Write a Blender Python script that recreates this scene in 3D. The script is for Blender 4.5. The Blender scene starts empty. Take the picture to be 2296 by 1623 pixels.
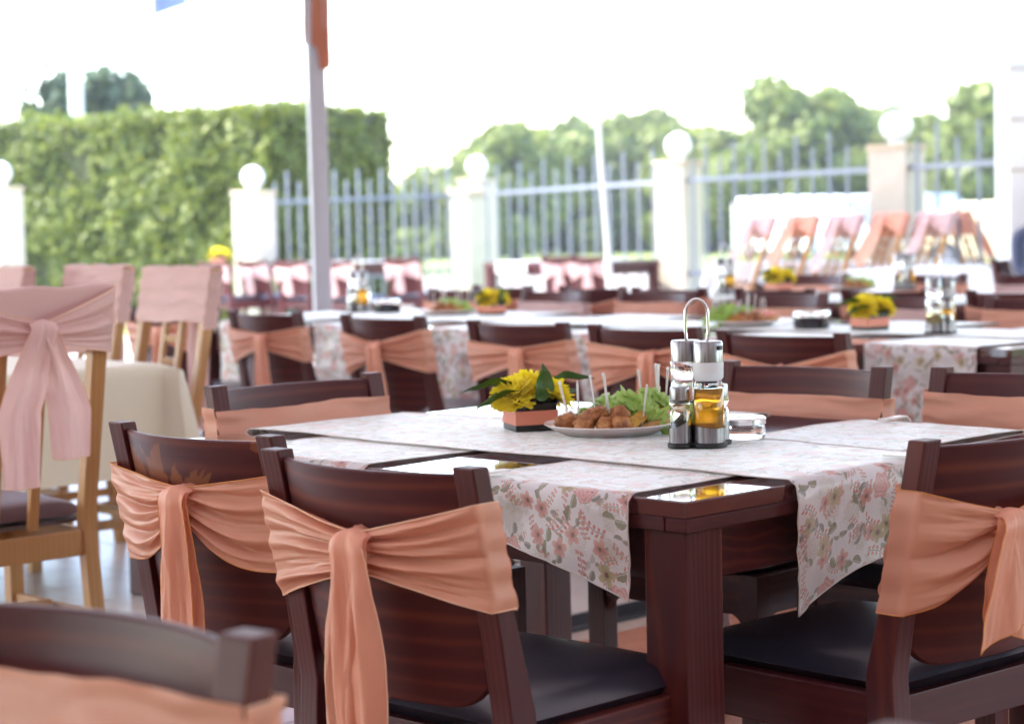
import bpy, bmesh, math, random
from mathutils import Vector, Matrix, noise
R = math.radians
sc = bpy.context.scene
# ------------------------------------------------------------------ camera
CAM_H, F_PX, PITCH, ROLL = 1.19344, 4578.93, 0.0696145, -0.0240357   # in pixels of a 2296 wide picture
cam = bpy.data.cameras.new('camera'); co = bpy.data.objects.new('camera', cam); sc.collection.objects.link(co)
cam.sensor_width = 36; cam.lens = F_PX / 2296 * 36; cam.clip_start = .05; cam.clip_end = 2000
_r, _u, _f = Vector((1, 0, 0)), Vector((0, math.sin(PITCH), math.cos(PITCH))), Vector((0, math.cos(PITCH), -math.sin(PITCH)))
_r2 = _r * math.cos(ROLL) + _u * math.sin(ROLL); _u2 = _u * math.cos(ROLL) - _r * math.sin(ROLL)
co.matrix_world = Matrix((( _r2.x, _u2.x, -_f.x, 0), (_r2.y, _u2.y, -_f.y, 0), (_r2.z, _u2.z, -_f.z, CAM_H), (0, 0, 0, 1)))
cam.dof.use_dof = True; cam.dof.focus_distance = 3.55; cam.dof.aperture_fstop = 4.3; cam.dof.aperture_blades = 0
sc.camera = co
# ------------------------------------------------------------------ world, sun, exposure
SUN_DIR = Vector((-.66, .10, 1.1)).normalized()       # towards the sun
el = math.asin(SUN_DIR.z); az = math.atan2(SUN_DIR.x, SUN_DIR.y)
w = bpy.data.worlds.new('World'); sc.world = w; w.use_nodes = True
nt = w.node_tree; bg = nt.nodes['Background']; sky = nt.nodes.new('ShaderNodeTexSky')
sky.sky_type = 'NISHITA'; sky.sun_disc = False; sky.sun_elevation = el; sky.sun_rotation = az
sky.air_density = 1.0; sky.dust_density = 1.0; sky.ozone_density = 1.0
nt.links.new(sky.outputs[0], bg.inputs[0]); bg.inputs[1].default_value = .15
sl = bpy.data.lights.new('sun', 'SUN'); sl.energy = 2.0; sl.angle = R(.5); sl.color = (1, .95, .87)
so = bpy.data.objects.new('sun', sl); sc.collection.objects.link(so); so.rotation_euler = SUN_DIR.to_track_quat('Z', 'Y').to_euler()
sc.view_settings.view_transform = 'Standard'; sc.view_settings.look = 'None'; sc.view_settings.gamma = 1
sc.view_settings.exposure = 3.08; sc.view_settings.use_curve_mapping = False
sc.cycles.use_denoising = True; sc.cycles.max_bounces = 10; sc.cycles.transparent_max_bounces = 16
sc.cycles.caustics_refractive = False; sc.cycles.caustics_reflective = False

# ------------------------------------------------------------------ pixel helpers (2296 x 1623 picture)
def ray(px, py):
    X, Y = px - 1148, py - 811.5; c, s = math.cos(ROLL), math.sin(ROLL)
    X, Y = (X * c + Y * s) / F_PX, (-X * s + Y * c) / F_PX
    c, s = math.cos(PITCH), math.sin(PITCH)
    return Vector((X, c - Y * s, -s - Y * c))
def at_z(px, py, z):
    d = ray(px, py); t = (z - CAM_H) / d.z; return Vector((d.x * t, d.y * t, z))
def at_y(px, py, y):
    d = ray(px, py); t = y / d.y; return Vector((d.x * t, y, CAM_H + d.z * t))
# ------------------------------------------------------------------ object helpers
COL = sc.collection
def tag(o, label=None, cat=None, group=None, kind=None):
    for k, v in (('label', label), ('category', cat), ('group', group), ('kind', kind)):
        if v: o[k] = v
    return o
def thing(name, label, cat, loc=(0, 0, 0), rz=0, group=None):
    o = bpy.data.objects.new(name, None); COL.objects.link(o); o.empty_display_size = .05
    o.location = loc; o.rotation_euler = (0, 0, rz); return tag(o, label, cat, group)
def link(name, me, parent=None, loc=None, rz=None):
    o = bpy.data.objects.new(name, me); COL.objects.link(o); o.parent = parent
    if loc is not None: o.location = loc
    if rz is not None: o.rotation_euler = (0, 0, rz)
    return o
KIDS = {}
def dup(root, loc=None, rz=None, **kw):
    r = root.copy(); COL.objects.link(r)
    for k in ('label', 'group'):
        if k in r and k in kw: del r[k]
    if loc is not None: r.location = loc
    if rz is not None: r.rotation_euler = (0, 0, rz)
    for ch in root.children:
        c = ch.copy(); COL.objects.link(c); c.parent = r
        for g in ch.children:
            d = g.copy(); COL.objects.link(d); d.parent = c
    tag(r, kw.get('label'), None, kw.get('group')); return r
class MB:
    def __init__(s): s.V = []; s.F = []; s.UV = None
    def box(s, cx, cy, cz, sx, sy, sz, rz=0, M=None):
        n = len(s.V); c, q = math.cos(rz), math.sin(rz)
        for i in range(8):
            x, y, z = (sx / 2 * (1 if i & 1 else -1), sy / 2 * (1 if i & 2 else -1), sz / 2 * (1 if i & 4 else -1))
            v = Vector((cx + x * c - y * q, cy + x * q + y * c, cz + z)); s.V.append(tuple(M @ v) if M else tuple(v))
        s.F += [tuple(n + k for k in f) for f in ((0, 2, 3, 1), (4, 5, 7, 6), (0, 1, 5, 4), (2, 6, 7, 3), (0, 4, 6, 2), (1, 3, 7, 5))]; return s
    def loft(s, rings, cap=True, closed=True):
        n = len(s.V); m = len(rings[0])
        for r in rings: s.V += [tuple(v) for v in r]
        for i in range(len(rings) - 1):
            for j in range(m if closed else m - 1):
                a, b = n + i * m + j, n + i * m + (j + 1) % m
                s.F.append((a, b, b + m, a + m))
        if cap: s.F.append(tuple(n + m - 1 - j for j in range(m))); k = n + (len(rings) - 1) * m; s.F.append(tuple(k + j for j in range(m)))
        return s
    def tube(s, pts, r, n=8, cap=True):
        pts = [Vector(p) for p in pts]; rings = []; rr = r if hasattr(r, '__len__') else [r] * len(pts); prev = None
        for i, p in enumerate(pts):
            t = (pts[min(i + 1, len(pts) - 1)] - pts[max(i - 1, 0)]).normalized()
            if prev is None: a = t.orthogonal().normalized()
            else: a = (prev - t * prev.dot(t)); a = a.normalized() if a.length > 1e-6 else t.orthogonal().normalized()
            prev = a; b = t.cross(a)
            rings.append([p + (a * math.cos(k * 2 * math.pi / n) + b * math.sin(k * 2 * math.pi / n)) * rr[i] for k in range(n)])
        return s.loft(rings, cap)
    def lathe(s, prof, n=24, c=(0, 0, 0), cap=True):
        return s.loft([[(c[0] + r * math.cos(k * 2 * math.pi / n), c[1] + r * math.sin(k * 2 * math.pi / n), c[2] + z) for k in range(n)] for r, z in prof], cap)
    def grid(s, fn, nu, nv, uv=None):
        n = len(s.V)
        if uv and s.UV is None: s.UV = []
        for i in range(nu + 1):
            for j in range(nv + 1):
                s.V.append(tuple(fn(i / nu, j / nv)))
                if uv: s.UV.append(uv(i / nu, j / nv))
        for i in range(nu):
            for j in range(nv):
                a = n + i * (nv + 1) + j; s.F.append((a, a + 1, a + nv + 2, a + nv + 1))
        return s
    def ball(s, c, r, nu=10, nv=14, sz=1, f=None):
        def fn(u, v):
            t, p = u * math.pi, v * 2 * math.pi
            d = Vector((math.sin(t) * math.cos(p), math.sin(t) * math.sin(p), math.cos(t)))
            k = r * (f(d) if f else 1); return (c[0] + d.x * k, c[1] + d.y * k, c[2] + d.z * k * sz)
        return s.grid(fn, nu, nv)
    def mesh(s, name, mat, smooth=False, bevel=0, seg=2, merge=0):
        me = bpy.data.meshes.new(name); me.from_pydata(s.V, [], s.F)
        if s.UV:
            ul = me.uv_layers.new(name='UVMap')
            for l in me.loops: ul.data[l.index].uv = s.UV[l.vertex_index]
        if bevel or merge:
            bm = bmesh.new(); bm.from_mesh(me)
            if merge: bmesh.ops.remove_doubles(bm, verts=bm.verts, dist=merge)
            if bevel:
                bmesh.ops.recalc_face_normals(bm, faces=bm.faces)
                ed = [e for e in bm.edges if len(e.link_faces) == 2 and e.calc_face_angle(0) > R(35)]
                bmesh.ops.bevel(bm, geom=ed, offset=bevel, segments=seg, profile=.5, affect='EDGES', clamp_overlap=True)
            bm.to_mesh(me); bm.free()
        if smooth:
            me.polygons.foreach_set('use_smooth', [True] * len(me.polygons))
            if smooth is not True: me.set_sharp_from_angle(angle=R(smooth))
        elif bevel:
            me.polygons.foreach_set('use_smooth', [True] * len(me.polygons)); me.set_sharp_from_angle(angle=R(14))
        me.materials.append(mat); return me
    def build(s, name, mat, parent=None, loc=None, rz=None, **k): return link(name, s.mesh(name, mat, **k), parent, loc, rz)
def fbm(x, y, z=0, o=3): return noise.fractal(Vector((x, y, z)), 1.0, 2.0, o)
# ------------------------------------------------------------------ materials
def mat(name, col, rough=.5, **k):
    m = bpy.data.materials.new(name); m.use_nodes = True; b = m.node_tree.nodes['Principled BSDF']
    b.inputs['Base Color'].default_value = (*col, 1); b.inputs['Roughness'].default_value = rough
    for n, v in k.items(): b.inputs[n.replace('_', ' ')].default_value = v
    return m
def nodes(m): return m.node_tree, m.node_tree.nodes['Principled BSDF']
def mth(nt, op, a, b=0.0, c=0.0):
    n = nt.nodes.new('ShaderNodeMath'); n.operation = op
    for i, v in enumerate((a, b, c)):
        if hasattr(v, 'links'): nt.links.new(v, n.inputs[i])
        else: n.inputs[i].default_value = v
    return n.outputs[0]
def vmt(nt, op, a, b=(0, 0, 0)):
    n = nt.nodes.new('ShaderNodeVectorMath'); n.operation = op
    for i, v in enumerate((a, b)):
        if hasattr(v, 'links'): nt.links.new(v, n.inputs[i])
        else: n.inputs[i].default_value = v
    return n.outputs['Value'] if op == 'LENGTH' else n.outputs[0]
def mixc(nt, f, a, b):
    n = nt.nodes.new('ShaderNodeMix'); n.data_type = 'RGBA'
    for i, v in ((0, f), (6, a), (7, b)):
        if hasattr(v, 'links'): nt.links.new(v, n.inputs[i])
        else: n.inputs[i].default_value = v if i == 0 else (*v, 1)
    return n.outputs[2]
def noise_n(nt, vec, scale, detail=3, rough=.5, dist=0):
    n = nt.nodes.new('ShaderNodeTexNoise'); n.inputs['Scale'].default_value = scale; n.inputs['Detail'].default_value = detail
    n.inputs['Roughness'].default_value = rough; n.inputs['Distortion'].default_value = dist
    if vec is not None: nt.links.new(vec, n.inputs['Vector'])
    return n.outputs['Fac']
def ramp(nt, f, stops):
    n = nt.nodes.new('ShaderNodeValToRGB'); e = n.color_ramp.elements
    while len(e) < len(stops): e.new(.5)
    for k, (p, c) in zip(e, stops): k.position = p; k.color = (*c, 1) if hasattr(c, '__len__') else (c, c, c, 1)
    nt.links.new(f, n.inputs[0]); return n.outputs[0]
def coord(nt, which='Object', scale=(1, 1, 1), rnd=0):
    t = nt.nodes.new('ShaderNodeTexCoord').outputs[which]
    if rnd:
        oi = nt.nodes.new('ShaderNodeObjectInfo').outputs['Random']
        n = nt.nodes.new('ShaderNodeVectorMath'); n.operation = 'ADD'; nt.links.new(t, n.inputs[0])
        nt.links.new(mth(nt, 'MULTIPLY', oi, rnd), n.inputs[1]); t = n.outputs[0]
    return vmt(nt, 'MULTIPLY', t, scale)
def bump(nt, b, h, strength, dist=.01):
    n = nt.nodes.new('ShaderNodeBump'); n.inputs['Strength'].default_value = strength; n.inputs['Distance'].default_value = dist
    nt.links.new(h, n.inputs['Height']); nt.links.new(n.outputs[0], b.inputs['Normal'])
def noisy(name, stops, scale, rough=.6, which='Object', sc3=(1, 1, 1), detail=4, bmp=0, bscale=None, rnd=0, **k):
    m = mat(name, (.5, .5, .5), rough, **k); nt, b = nodes(m); c = coord(nt, which, sc3, rnd)
    f = noise_n(nt, c, scale, detail, .6); nt.links.new(ramp(nt, f, stops), b.inputs['Base Color'])
    if bmp: bump(nt, b, noise_n(nt, c, bscale or scale * 4, 4), bmp)
    return m
def wood(name, dark, light, sc3, band='Z', bscale=18, rough=.46, worn=None, coat=.10, amt=.5):
    m = mat(name, dark, rough, Coat_Weight=coat, Coat_Roughness=.24, Specular_IOR_Level=.25); nt, b = nodes(m)
    c = coord(nt, 'Object', sc3, 7.3)
    wv = nt.nodes.new('ShaderNodeTexWave'); wv.wave_type = 'BANDS'; wv.bands_direction = band; wv.wave_profile = 'SIN'
    for n_, v in (('Scale', bscale), ('Distortion', 14), ('Detail', 2.5), ('Detail Scale', .35)): wv.inputs[n_].default_value = v
    nt.links.new(c, wv.inputs['Vector'])
    fine = noise_n(nt, vmt(nt, 'MULTIPLY', c, (9, 9, 9)), 9, 4, .6); big = noise_n(nt, c, 3, 2)
    g = mth(nt, 'MULTIPLY', mth(nt, 'POWER', wv.outputs['Fac'], 3.5), ramp(nt, big, [(.35, 0.15), (.65, 1.)]))
    g = mth(nt, 'MULTIPLY_ADD', g, amt, mth(nt, 'MULTIPLY', fine, .30))
    col = mixc(nt, g, dark, light)
    if worn:
        c2 = coord(nt, 'Object'); f = noise_n(nt, c2, 6.5, 4, .55, .4)
        z = nt.nodes.new('ShaderNodeSeparateXYZ'); nt.links.new(c2, z.inputs[0])
        f = mth(nt, 'ADD', f, mth(nt, 'MULTIPLY', mth(nt, 'ABSOLUTE', mth(nt, 'SUBTRACT', z.outputs[2], .755)), -1.6))
        f = ramp(nt, f, [(.435, 0.), (.45, 1.)]); col = mixc(nt, f, col, worn)
    nt.links.new(col, b.inputs['Base Color'])
    bump(nt, b, fine, .03, .001); return m
DW, LW = (.046, .0062, .0125), (.165, .040, .026)
M = {}
M['wood_v'] = wood('dark_wood_upright', DW, LW, (1, 1, .12), 'X', 26, amt=.4)
M['wood_h'] = wood('dark_wood_panel', DW, LW, (.10, .6, 1), 'Z', 9, amt=.5)
M['wood_worn'] = wood('dark_wood_worn_panel', DW, LW, (.10, .6, 1), 'Z', 9, worn=(.19, .062, .028))
M['wood_y'] = wood('dark_wood_rail', DW, LW, (.7, .12, 1), 'Z', 16, amt=.4)
M['wood_top'] = wood('varnished_table_top', DW, LW, (.16, 1, 1), 'Y', 12, rough=.08, coat=1.0)
M['wood_top'].node_tree.nodes['Principled BSDF'].inputs['Coat IOR'].default_value = 1.8; M['wood_top'].node_tree.nodes['Principled BSDF'].inputs['Coat Roughness'].default_value = .04
M['oak'] = wood('pale_beech_wood', (.40, .20, .072), (.56, .31, .13), (1, 1, .12), 'X', 22, rough=.4, coat=.2)
M['leather'] = mat('black_leather', (.014, .014, .028), .26, Specular_IOR_Level=1.0); nt, b = nodes(M['leather']); c = coord(nt, 'Object', rnd=3)
bump(nt, b, noise_n(nt, c, 150, 2, .5), .015, .001)
nt.links.new(ramp(nt, noise_n(nt, c, 25, 5, .7), [(.3, .29), (.7, .31)]), b.inputs['Roughness'])
M['brown_leather'] = mat('brown_leather', (.07, .02, .022), .5)
def cloth(name, a, b_, rough=.62, trans=.25, sheen=.3, wscale=900):
    m = mat(name, a, rough, Sheen_Weight=sheen); nt, b = nodes(m); c = coord(nt, 'Object', rnd=5)
    f = noise_n(nt, c, 7, 3); col = mixc(nt, f, a, b_); nt.links.new(col, b.inputs['Base Color'])
    tr = nt.nodes.new('ShaderNodeBsdfTranslucent'); nt.links.new(col, tr.inputs[0])
    mx = nt.nodes.new('ShaderNodeMixShader'); mx.inputs[0].default_value = trans
    nt.links.new(b.outputs[0], mx.inputs[1]); nt.links.new(tr.outputs[0], mx.inputs[2]); nt.links.new(mx.outputs[0], nt.nodes['Material Output'].inputs[0])
    bump(nt, b, noise_n(nt, c, wscale, 2), .08, .001); return m
M['peach'] = cloth('peach_chiffon', (.88, .45, .315), (.82, .385, .26), sheen=.0, trans=.32, rough=.45)
M['hem'] = mat('orange_hem_thread', (.66, .27, .08), .7)
M['hem_pale'] = mat('cream_hem_thread', (.88, .55, .38), .7)
M['pink'] = cloth('pale_pink_satin', (.84, .60, .575), (.79, .545, .525), trans=.36, sheen=0)
M['cream'] = cloth('cream_linen', (.76, .70, .55), (.70, .64, .50), trans=.1, rough=.8)
M['whitecloth'] = cloth('white_linen', (.82, .82, .82), (.78, .78, .78), trans=.1, rough=.8)
M['awning'] = cloth('awning_canvas', (.68, .58, .58), (.64, .54, .54), trans=.14, rough=.9)
M['plastic'] = mat('white_plastic', (.80, .79, .76), .3)
M['porcelain'] = mat('white_porcelain', (.82, .81, .78), .12, Coat_Weight=.5)
M['steel'] = noisy('brushed_steel', [(.35, (.17, .165, .18)), (.65, (.42, .41, .44))], 60, .30, sc3=(3, 3, .12), Metallic=1.0)
M['chrome'] = mat('chrome', (.75, .75, .76), .12, Metallic=1.0)
M['rubber'] = mat('black_rubber', (.012, .012, .014), .5)
M['glass'] = mat('clear_glass', (1, 1, 1), .0, Transmission_Weight=1.0, IOR=1.45)
M['frost'] = mat('frosted_plastic_collar', (.80, .83, .86), .5, Transmission_Weight=.25, IOR=1.3)
M['oil'] = mat('golden_oil', (.82, .38, .018), .0, Transmission_Weight=.75, IOR=1.42)
M['vinegar'] = mat('pale_vinegar', (.86, .80, .55), .0, Transmission_Weight=1.0, IOR=1.33)
M['salt'] = mat('salt', (.85, .85, .85), .9); M['pepper'] = noisy('ground_pepper', [(.4, (.03, .025, .02)), (.6, (.12, .09, .07))], 400, .9)
M['ash_dark'] = mat('dark_glass', (.014, .012, .02), .08)
M['pick'] = mat('clear_plastic_pick', (.92, .92, .92), .2, Transmission_Weight=.2, IOR=1.4)
M['blackbox'] = mat('black_foil', (.010, .012, .013), .22); M['ribbon'] = mat('coral_ribbon', (.72, .25, .16), .38)
M['yellow'] = cloth('yellow_petal', (.92, .76, .012), (.94, .84, .05), trans=.5)
M['leaf'] = noisy('ruscus_leaf', [(.3, (.030, .085, .014)), (.7, (.065, .15, .022))], 30, .38, sc3=(1, 1, 1))
M['lettuce'] = cloth('lettuce', (.30, .52, .07), (.48, .64, .20), trans=.35, rough=.4)
M['fried'] = noisy('fried_batter', [(.28, (.14, .035, .008)), (.48, (.38, .13, .028)), (.75, (.62, .32, .10))], 38, .42, bmp=.7, bscale=160, rnd=4, Coat_Weight=.25)
M['wedge'] = noisy('spiced_potato', [(.35, (.34, .15, .02)), (.6, (.60, .34, .04)), (.8, (.5, .25, .03))], 70, .45, bmp=.4, rnd=4)
M['tomato'] = mat('tomato', (.70, .12, .05), .25); M['bread'] = noisy('bread', [(.3, (.50, .26, .08)), (.7, (.66, .42, .18))], 60, .8, bmp=.4)
M['ham'] = mat('ham', (.72, .30, .22), .4)
# floral print for the table runners
def floral():
    m = mat('floral_linen', (.8, .8, .8), .42, Sheen_Weight=1.0, Sheen_Roughness=.35, Coat_Weight=.25, Coat_Roughness=.3); nt, b = nodes(m)
    uv = vmt(nt, 'MULTIPLY', nt.nodes.new('ShaderNodeTexCoord').outputs['UV'], (1.62, 1.62, 1.62))
    wob = nt.nodes.new('ShaderNodeTexNoise'); wob.inputs['Scale'].default_value = 55; wob.inputs['Detail'].default_value = 3; nt.links.new(uv, wob.inputs['Vector'])
    wo = vmt(nt, 'MULTIPLY', vmt(nt, 'SUBTRACT', wob.outputs['Color'], (.5, .5, .5)), (.008, .008, 0)); uvw = vmt(nt, 'ADD', uv, wo)
    fine = noise_n(nt, uv, 260, 3, .7)
    col = mixc(nt, noise_n(nt, uv, 8, 3), (.77, .75, .765), (.70, .685, .70))
    def layer(S, off, rnd=.85):
        v = vmt(nt, 'ADD', vmt(nt, 'MULTIPLY', uvw, (S, S, 0)), (off, off * 1.7, 0))
        vo = nt.nodes.new('ShaderNodeTexVoronoi'); vo.voronoi_dimensions = '2D'; vo.inputs['Scale'].default_value = 1; vo.inputs['Randomness'].default_value = rnd
        nt.links.new(v, vo.inputs['Vector']); d = vmt(nt, 'SUBTRACT', v, vo.outputs['Position'])
        wn = nt.nodes.new('ShaderNodeTexWhiteNoise'); wn.noise_dimensions = '2D'; nt.links.new(vo.outputs['Position'], wn.inputs['Vector'])
        rt = nt.nodes.new('ShaderNodeVectorRotate'); rt.rotation_type = 'Z_AXIS'; nt.links.new(d, rt.inputs['Vector'])
        nt.links.new(mth(nt, 'MULTIPLY', wn.outputs['Value'], 6.283), rt.inputs['Angle'])
        sp = nt.nodes.new('ShaderNodeSeparateXYZ'); nt.links.new(rt.outputs[0], sp.inputs[0])
        cs = nt.nodes.new('ShaderNodeSeparateColor'); nt.links.new(wn.outputs['Color'], cs.inputs[0])
        x, y = sp.outputs[0], sp.outputs[1]
        return x, y, vmt(nt, 'LENGTH', d), mth(nt, 'ARCTAN2', y, x), cs.outputs[0], cs.outputs[1]
    def step(a, b_, soft=.02): # 1 where a < b
        n = nt.nodes.new('ShaderNodeMapRange'); n.interpolation_type = 'SMOOTHSTEP'
        nt.links.new(mth(nt, 'SUBTRACT', b_, a) , n.inputs[0]); n.inputs[1].default_value = -soft; n.inputs[2].default_value = soft; return n.outputs[0]
    def ell(x, y, cx, cy, rx, ry, bend=0):
        X = mth(nt, 'SUBTRACT', x, cx); Y = mth(nt, 'SUBTRACT', y, cy)
        if bend: Y = mth(nt, 'ADD', Y, mth(nt, 'MULTIPLY', mth(nt, 'MULTIPLY', X, X), bend))
        q = mth(nt, 'ADD', mth(nt, 'POWER', mth(nt, 'ABSOLUTE', mth(nt, 'DIVIDE', X, rx)), 2.), mth(nt, 'POWER', mth(nt, 'ABSOLUTE', mth(nt, 'DIVIDE', Y, ry)), 2.))
        return step(q, 1., .12)
    mul = lambda a, b_: mth(nt, 'MULTIPLY', a, b_)
    # speckled olive sprays
    x, y, r, t, p, q = layer(9, 3.3)
    k = mul(step(r, mth(nt, 'MULTIPLY_ADD', noise_n(nt, uv, 60, 2), .5, .08), .05), step(noise_n(nt, uv, 420, 1), .46, .03)); k = mul(k, step(p, .55))
    col = mixc(nt, mul(k, .75), col, (.30, .25, .12))
    # stems with buds
    for S, off, c1 in ((8.5, 7.1, (.56, .20, .17)), (11, 1.9, (.60, .26, .20))):
        x, y, r, t, p, q = layer(S, off)
        yy = mth(nt, 'ADD', y, mth(nt, 'MULTIPLY', mul(x, x), .8)); inx = step(mth(nt, 'ABSOLUTE', x), .40)
        st = mul(mul(step(mth(nt, 'ABSOLUTE', yy), .012, .008), inx), step(p, .75)); col = mixc(nt, mul(st, .8), col, (.13, .12, .09))
        fx = mth(nt, 'SUBTRACT', mth(nt, 'FRACT', mth(nt, 'MULTIPLY', x, 7)), .5)
        fy = mth(nt, 'SUBTRACT', mth(nt, 'ABSOLUTE', yy), .075)
        bd = mul(mul(ell(fx, fy, 0, 0, .30, .055, 0), inx), step(p, .75)); col = mixc(nt, mul(bd, .9), col, c1)
    # leaves
    for S, off, c1, c2 in ((9.5, 12.3, (.115, .115, .10), (.24, .23, .19)), (12, 5.7, (.20, .19, .13), (.33, .30, .22)), (7.5, 20.2, (.10, .11, .10), (.30, .27, .10))):
        x, y, r, t, p, q = layer(S, off)
        m1 = ell(x, y, .16, .06, .17, .075, 1.2); m2 = ell(x, y, -.14, -.05, .15, .085, -1.1)
        mk = mul(mth(nt, 'MAXIMUM', m1, m2), step(p, .7)); sh = mixc(nt, fine, c1, c2)
        vein = step(mth(nt, 'ABSOLUTE', y), .014, .01); col = mixc(nt, mul(mk, .9), col, mixc(nt, vein, sh, (.42, .40, .33)))
    # five-petal blossoms
    for S, off, Rr, c1, c2, pr in ((10, 31.4, .27, (.72, .44, .38), (.46, .14, .12), .6), (8.5, 44.4, .25, (.56, .48, .29), (.33, .27, .12), .45)):
        x, y, r, t, p, q = layer(S, off)
        pet = mth(nt, 'MULTIPLY_ADD', mth(nt, 'ABSOLUTE', mth(nt, 'COSINE', mth(nt, 'MULTIPLY', t, 2.5))), Rr * .5, Rr * .55)
        mk = mul(step(r, pet, .012), step(p, pr)); g = mth(nt, 'ADD', mth(nt, 'MULTIPLY', mth(nt, 'DIVIDE', r, Rr), .8), mth(nt, 'MULTIPLY_ADD', mth(nt, 'SUBTRACT', fine, .5), 1.2, mth(nt, 'MULTIPLY', mth(nt, 'SINE', mth(nt, 'MULTIPLY', t, 26)), .18)))
        cc = mixc(nt, mth(nt, 'MINIMUM', mth(nt, 'MAXIMUM', g, 0.), 1.), c2, c1); cc = mixc(nt, step(r, .06, .03), cc, (.16, .06, .05)); col = mixc(nt, mul(mk, .92), col, cc)
    # roses
    x, y, r, t, p, q = layer(5.2, 57.7, .75)
    ed = mth(nt, 'MULTIPLY_ADD', mth(nt, 'COSINE', mth(nt, 'MULTIPLY', t, 6)), .02, .19)
    mk = mul(step(r, ed, .012), step(p, .62))
    ring = mth(nt, 'MULTIPLY_ADD', mth(nt, 'SINE', mth(nt, 'ADD', mth(nt, 'MULTIPLY', r, 95), mth(nt, 'MULTIPLY', mth(nt, 'SINE', mth(nt, 'MULTIPLY', t, 3)), 2.2))), .35, .5)
    cc = mixc(nt, mth(nt, 'MULTIPLY_ADD', fine, .35, mth(nt, 'MULTIPLY', ring, .7)), (.50, .17, .17), (.76, .50, .46)); col = mixc(nt, mul(mk, .95), col, cc)
    nt.links.new(col, b.inputs['Base Color'])
    tr = nt.nodes.new('ShaderNodeBsdfTranslucent'); nt.links.new(col, tr.inputs[0]); mx = nt.nodes.new('ShaderNodeMixShader'); mx.inputs[0].default_value = .12
    nt.links.new(b.outputs[0], mx.inputs[1]); nt.links.new(tr.outputs[0], mx.inputs[2]); nt.links.new(mx.outputs[0], nt.nodes['Material Output'].inputs[0])
    bump(nt, b, mth(nt, 'ADD', noise_n(nt, uv, 500, 2), mth(nt, 'MULTIPLY', noise_n(nt, vmt(nt, 'MULTIPLY', uv, (1, .35, 1)), 70, 3), 2.)), .25, .002)
    return m
M['floral'] = floral(); M['runner_hem'] = mat('runner_hem', (.62, .58, .55), .8)
M['terracotta'] = noisy('terracotta_tile', [(.3, (.34, .135, .085)), (.7, (.47, .21, .13))], 8, .28, rnd=9, bmp=.06, bscale=60)
M['paletile'] = noisy('pale_stone_tile', [(.3, (.56, .50, .46)), (.7, (.66, .61, .57))], 6, .3, rnd=9, bmp=.05, bscale=60)
M['grout'] = noisy('grout', [(.3, (.30, .23, .19)), (.7, (.38, .30, .25))], 30, .9)
M['grate'] = mat('cast_iron_grate', (.03, .03, .035), .5, Metallic=.6)
M['plaster'] = noisy('cream_plaster', [(.3, (.52, .45, .36)), (.7, (.60, .53, .43))], 5, .85, bmp=.08, bscale=80)
M['capstone'] = noisy('sandstone_cap', [(.3, (.52, .40, .27)), (.7, (.62, .50, .36))], 9, .85)
M['globe'] = mat('opal_globe', (.86, .86, .86), .25)
M['fence'] = mat('grey_fence_paint', (.22, .23, .28), .45)
M['post'] = mat('grey_post_paint', (.40, .40, .45), .4)
M['whitepaint'] = mat('white_paint', (.82, .82, .80), .45)
M['grass'] = noisy('grass_ground', [(.3, (.10, .14, .03)), (.6, (.20, .24, .06)), (.8, (.34, .30, .14))], .35, .95, detail=6)
M['asphalt'] = noisy('pale_gravel', [(.3, (.20, .17, .14)), (.7, (.28, .24, .20))], 3, .95, detail=6)
def foliage(name, a, b_, c_):
    m = mat(name, a, .5); nt, b = nodes(m); oi = nt.nodes.new('ShaderNodeNewGeometry').outputs['Random Per Island']
    col = ramp(nt, oi, [(0, a), (.5, b_), (1, c_)]); nt.links.new(col, b.inputs['Base Color'])
    tr = nt.nodes.new('ShaderNodeBsdfTranslucent'); nt.links.new(col, tr.inputs[0]); mx = nt.nodes.new('ShaderNodeMixShader'); mx.inputs[0].default_value = .45
    nt.links.new(b.outputs[0], mx.inputs[1]); nt.links.new(tr.outputs[0], mx.inputs[2]); nt.links.new(mx.outputs[0], nt.nodes['Material Output'].inputs[0]); return m
M['hedge'] = foliage('hedge_leaf', (.085, .115, .016), (.18, .22, .03), (.29, .31, .055))
M['hedge_core'] = noisy('hedge_twigs', [(.3, (.03, .035, .012)), (.7, (.06, .06, .022))], 6, .9)
M['tree'] = foliage('tree_leaf', (.10, .135, .024), (.19, .23, .042), (.28, .30, .07))
M['conifer'] = foliage('conifer_needle', (.05, .085, .035), (.085, .13, .055), (.12, .165, .08))
M['bark'] = noisy('bark', [(.3, (.07, .05, .035)), (.7, (.16, .12, .09))], 12, .9, bmp=.5)
# ------------------------------------------------------------------ the setting
YAW = R(46.075); E1 = Vector((-math.cos(YAW), math.sin(YAW), 0)); E2 = Vector((math.sin(YAW), math.cos(YAW), 0))
def EE(a, b, z=0): v = E1 * a + E2 * b; v.z = z; return v
def proj(p):
    d = Vector(p) - Vector((0, 0, CAM_H)); z = d.dot(_f); return (1148 + F_PX * d.dot(_r2) / z, 811.5 - F_PX * d.dot(_u2) / z, z) if z > .1 else (-9999, -9999, z)
def sheet(name, pts, z, m): s = MB(); s.V = [(p[0], p[1], z) for p in pts]; s.F = [tuple(range(len(pts)))]; o = s.build(name, m); o['kind'] = 'structure'; return o
sheet('ground', [(-600, -300), (600, -300), (600, 900), (-600, 900)], -.05, M['grass'])
sheet('car_park', [(-12, 30), (40, 14), (60, 34), (-12, 48)], -.04, M['asphalt'])
terra = sheet('terracotta_terrace_floor', [EE(-3, -4), EE(4.12, -4), EE(4.12, 12), EE(-3, 12)], -.009, M['grout'])
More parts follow.
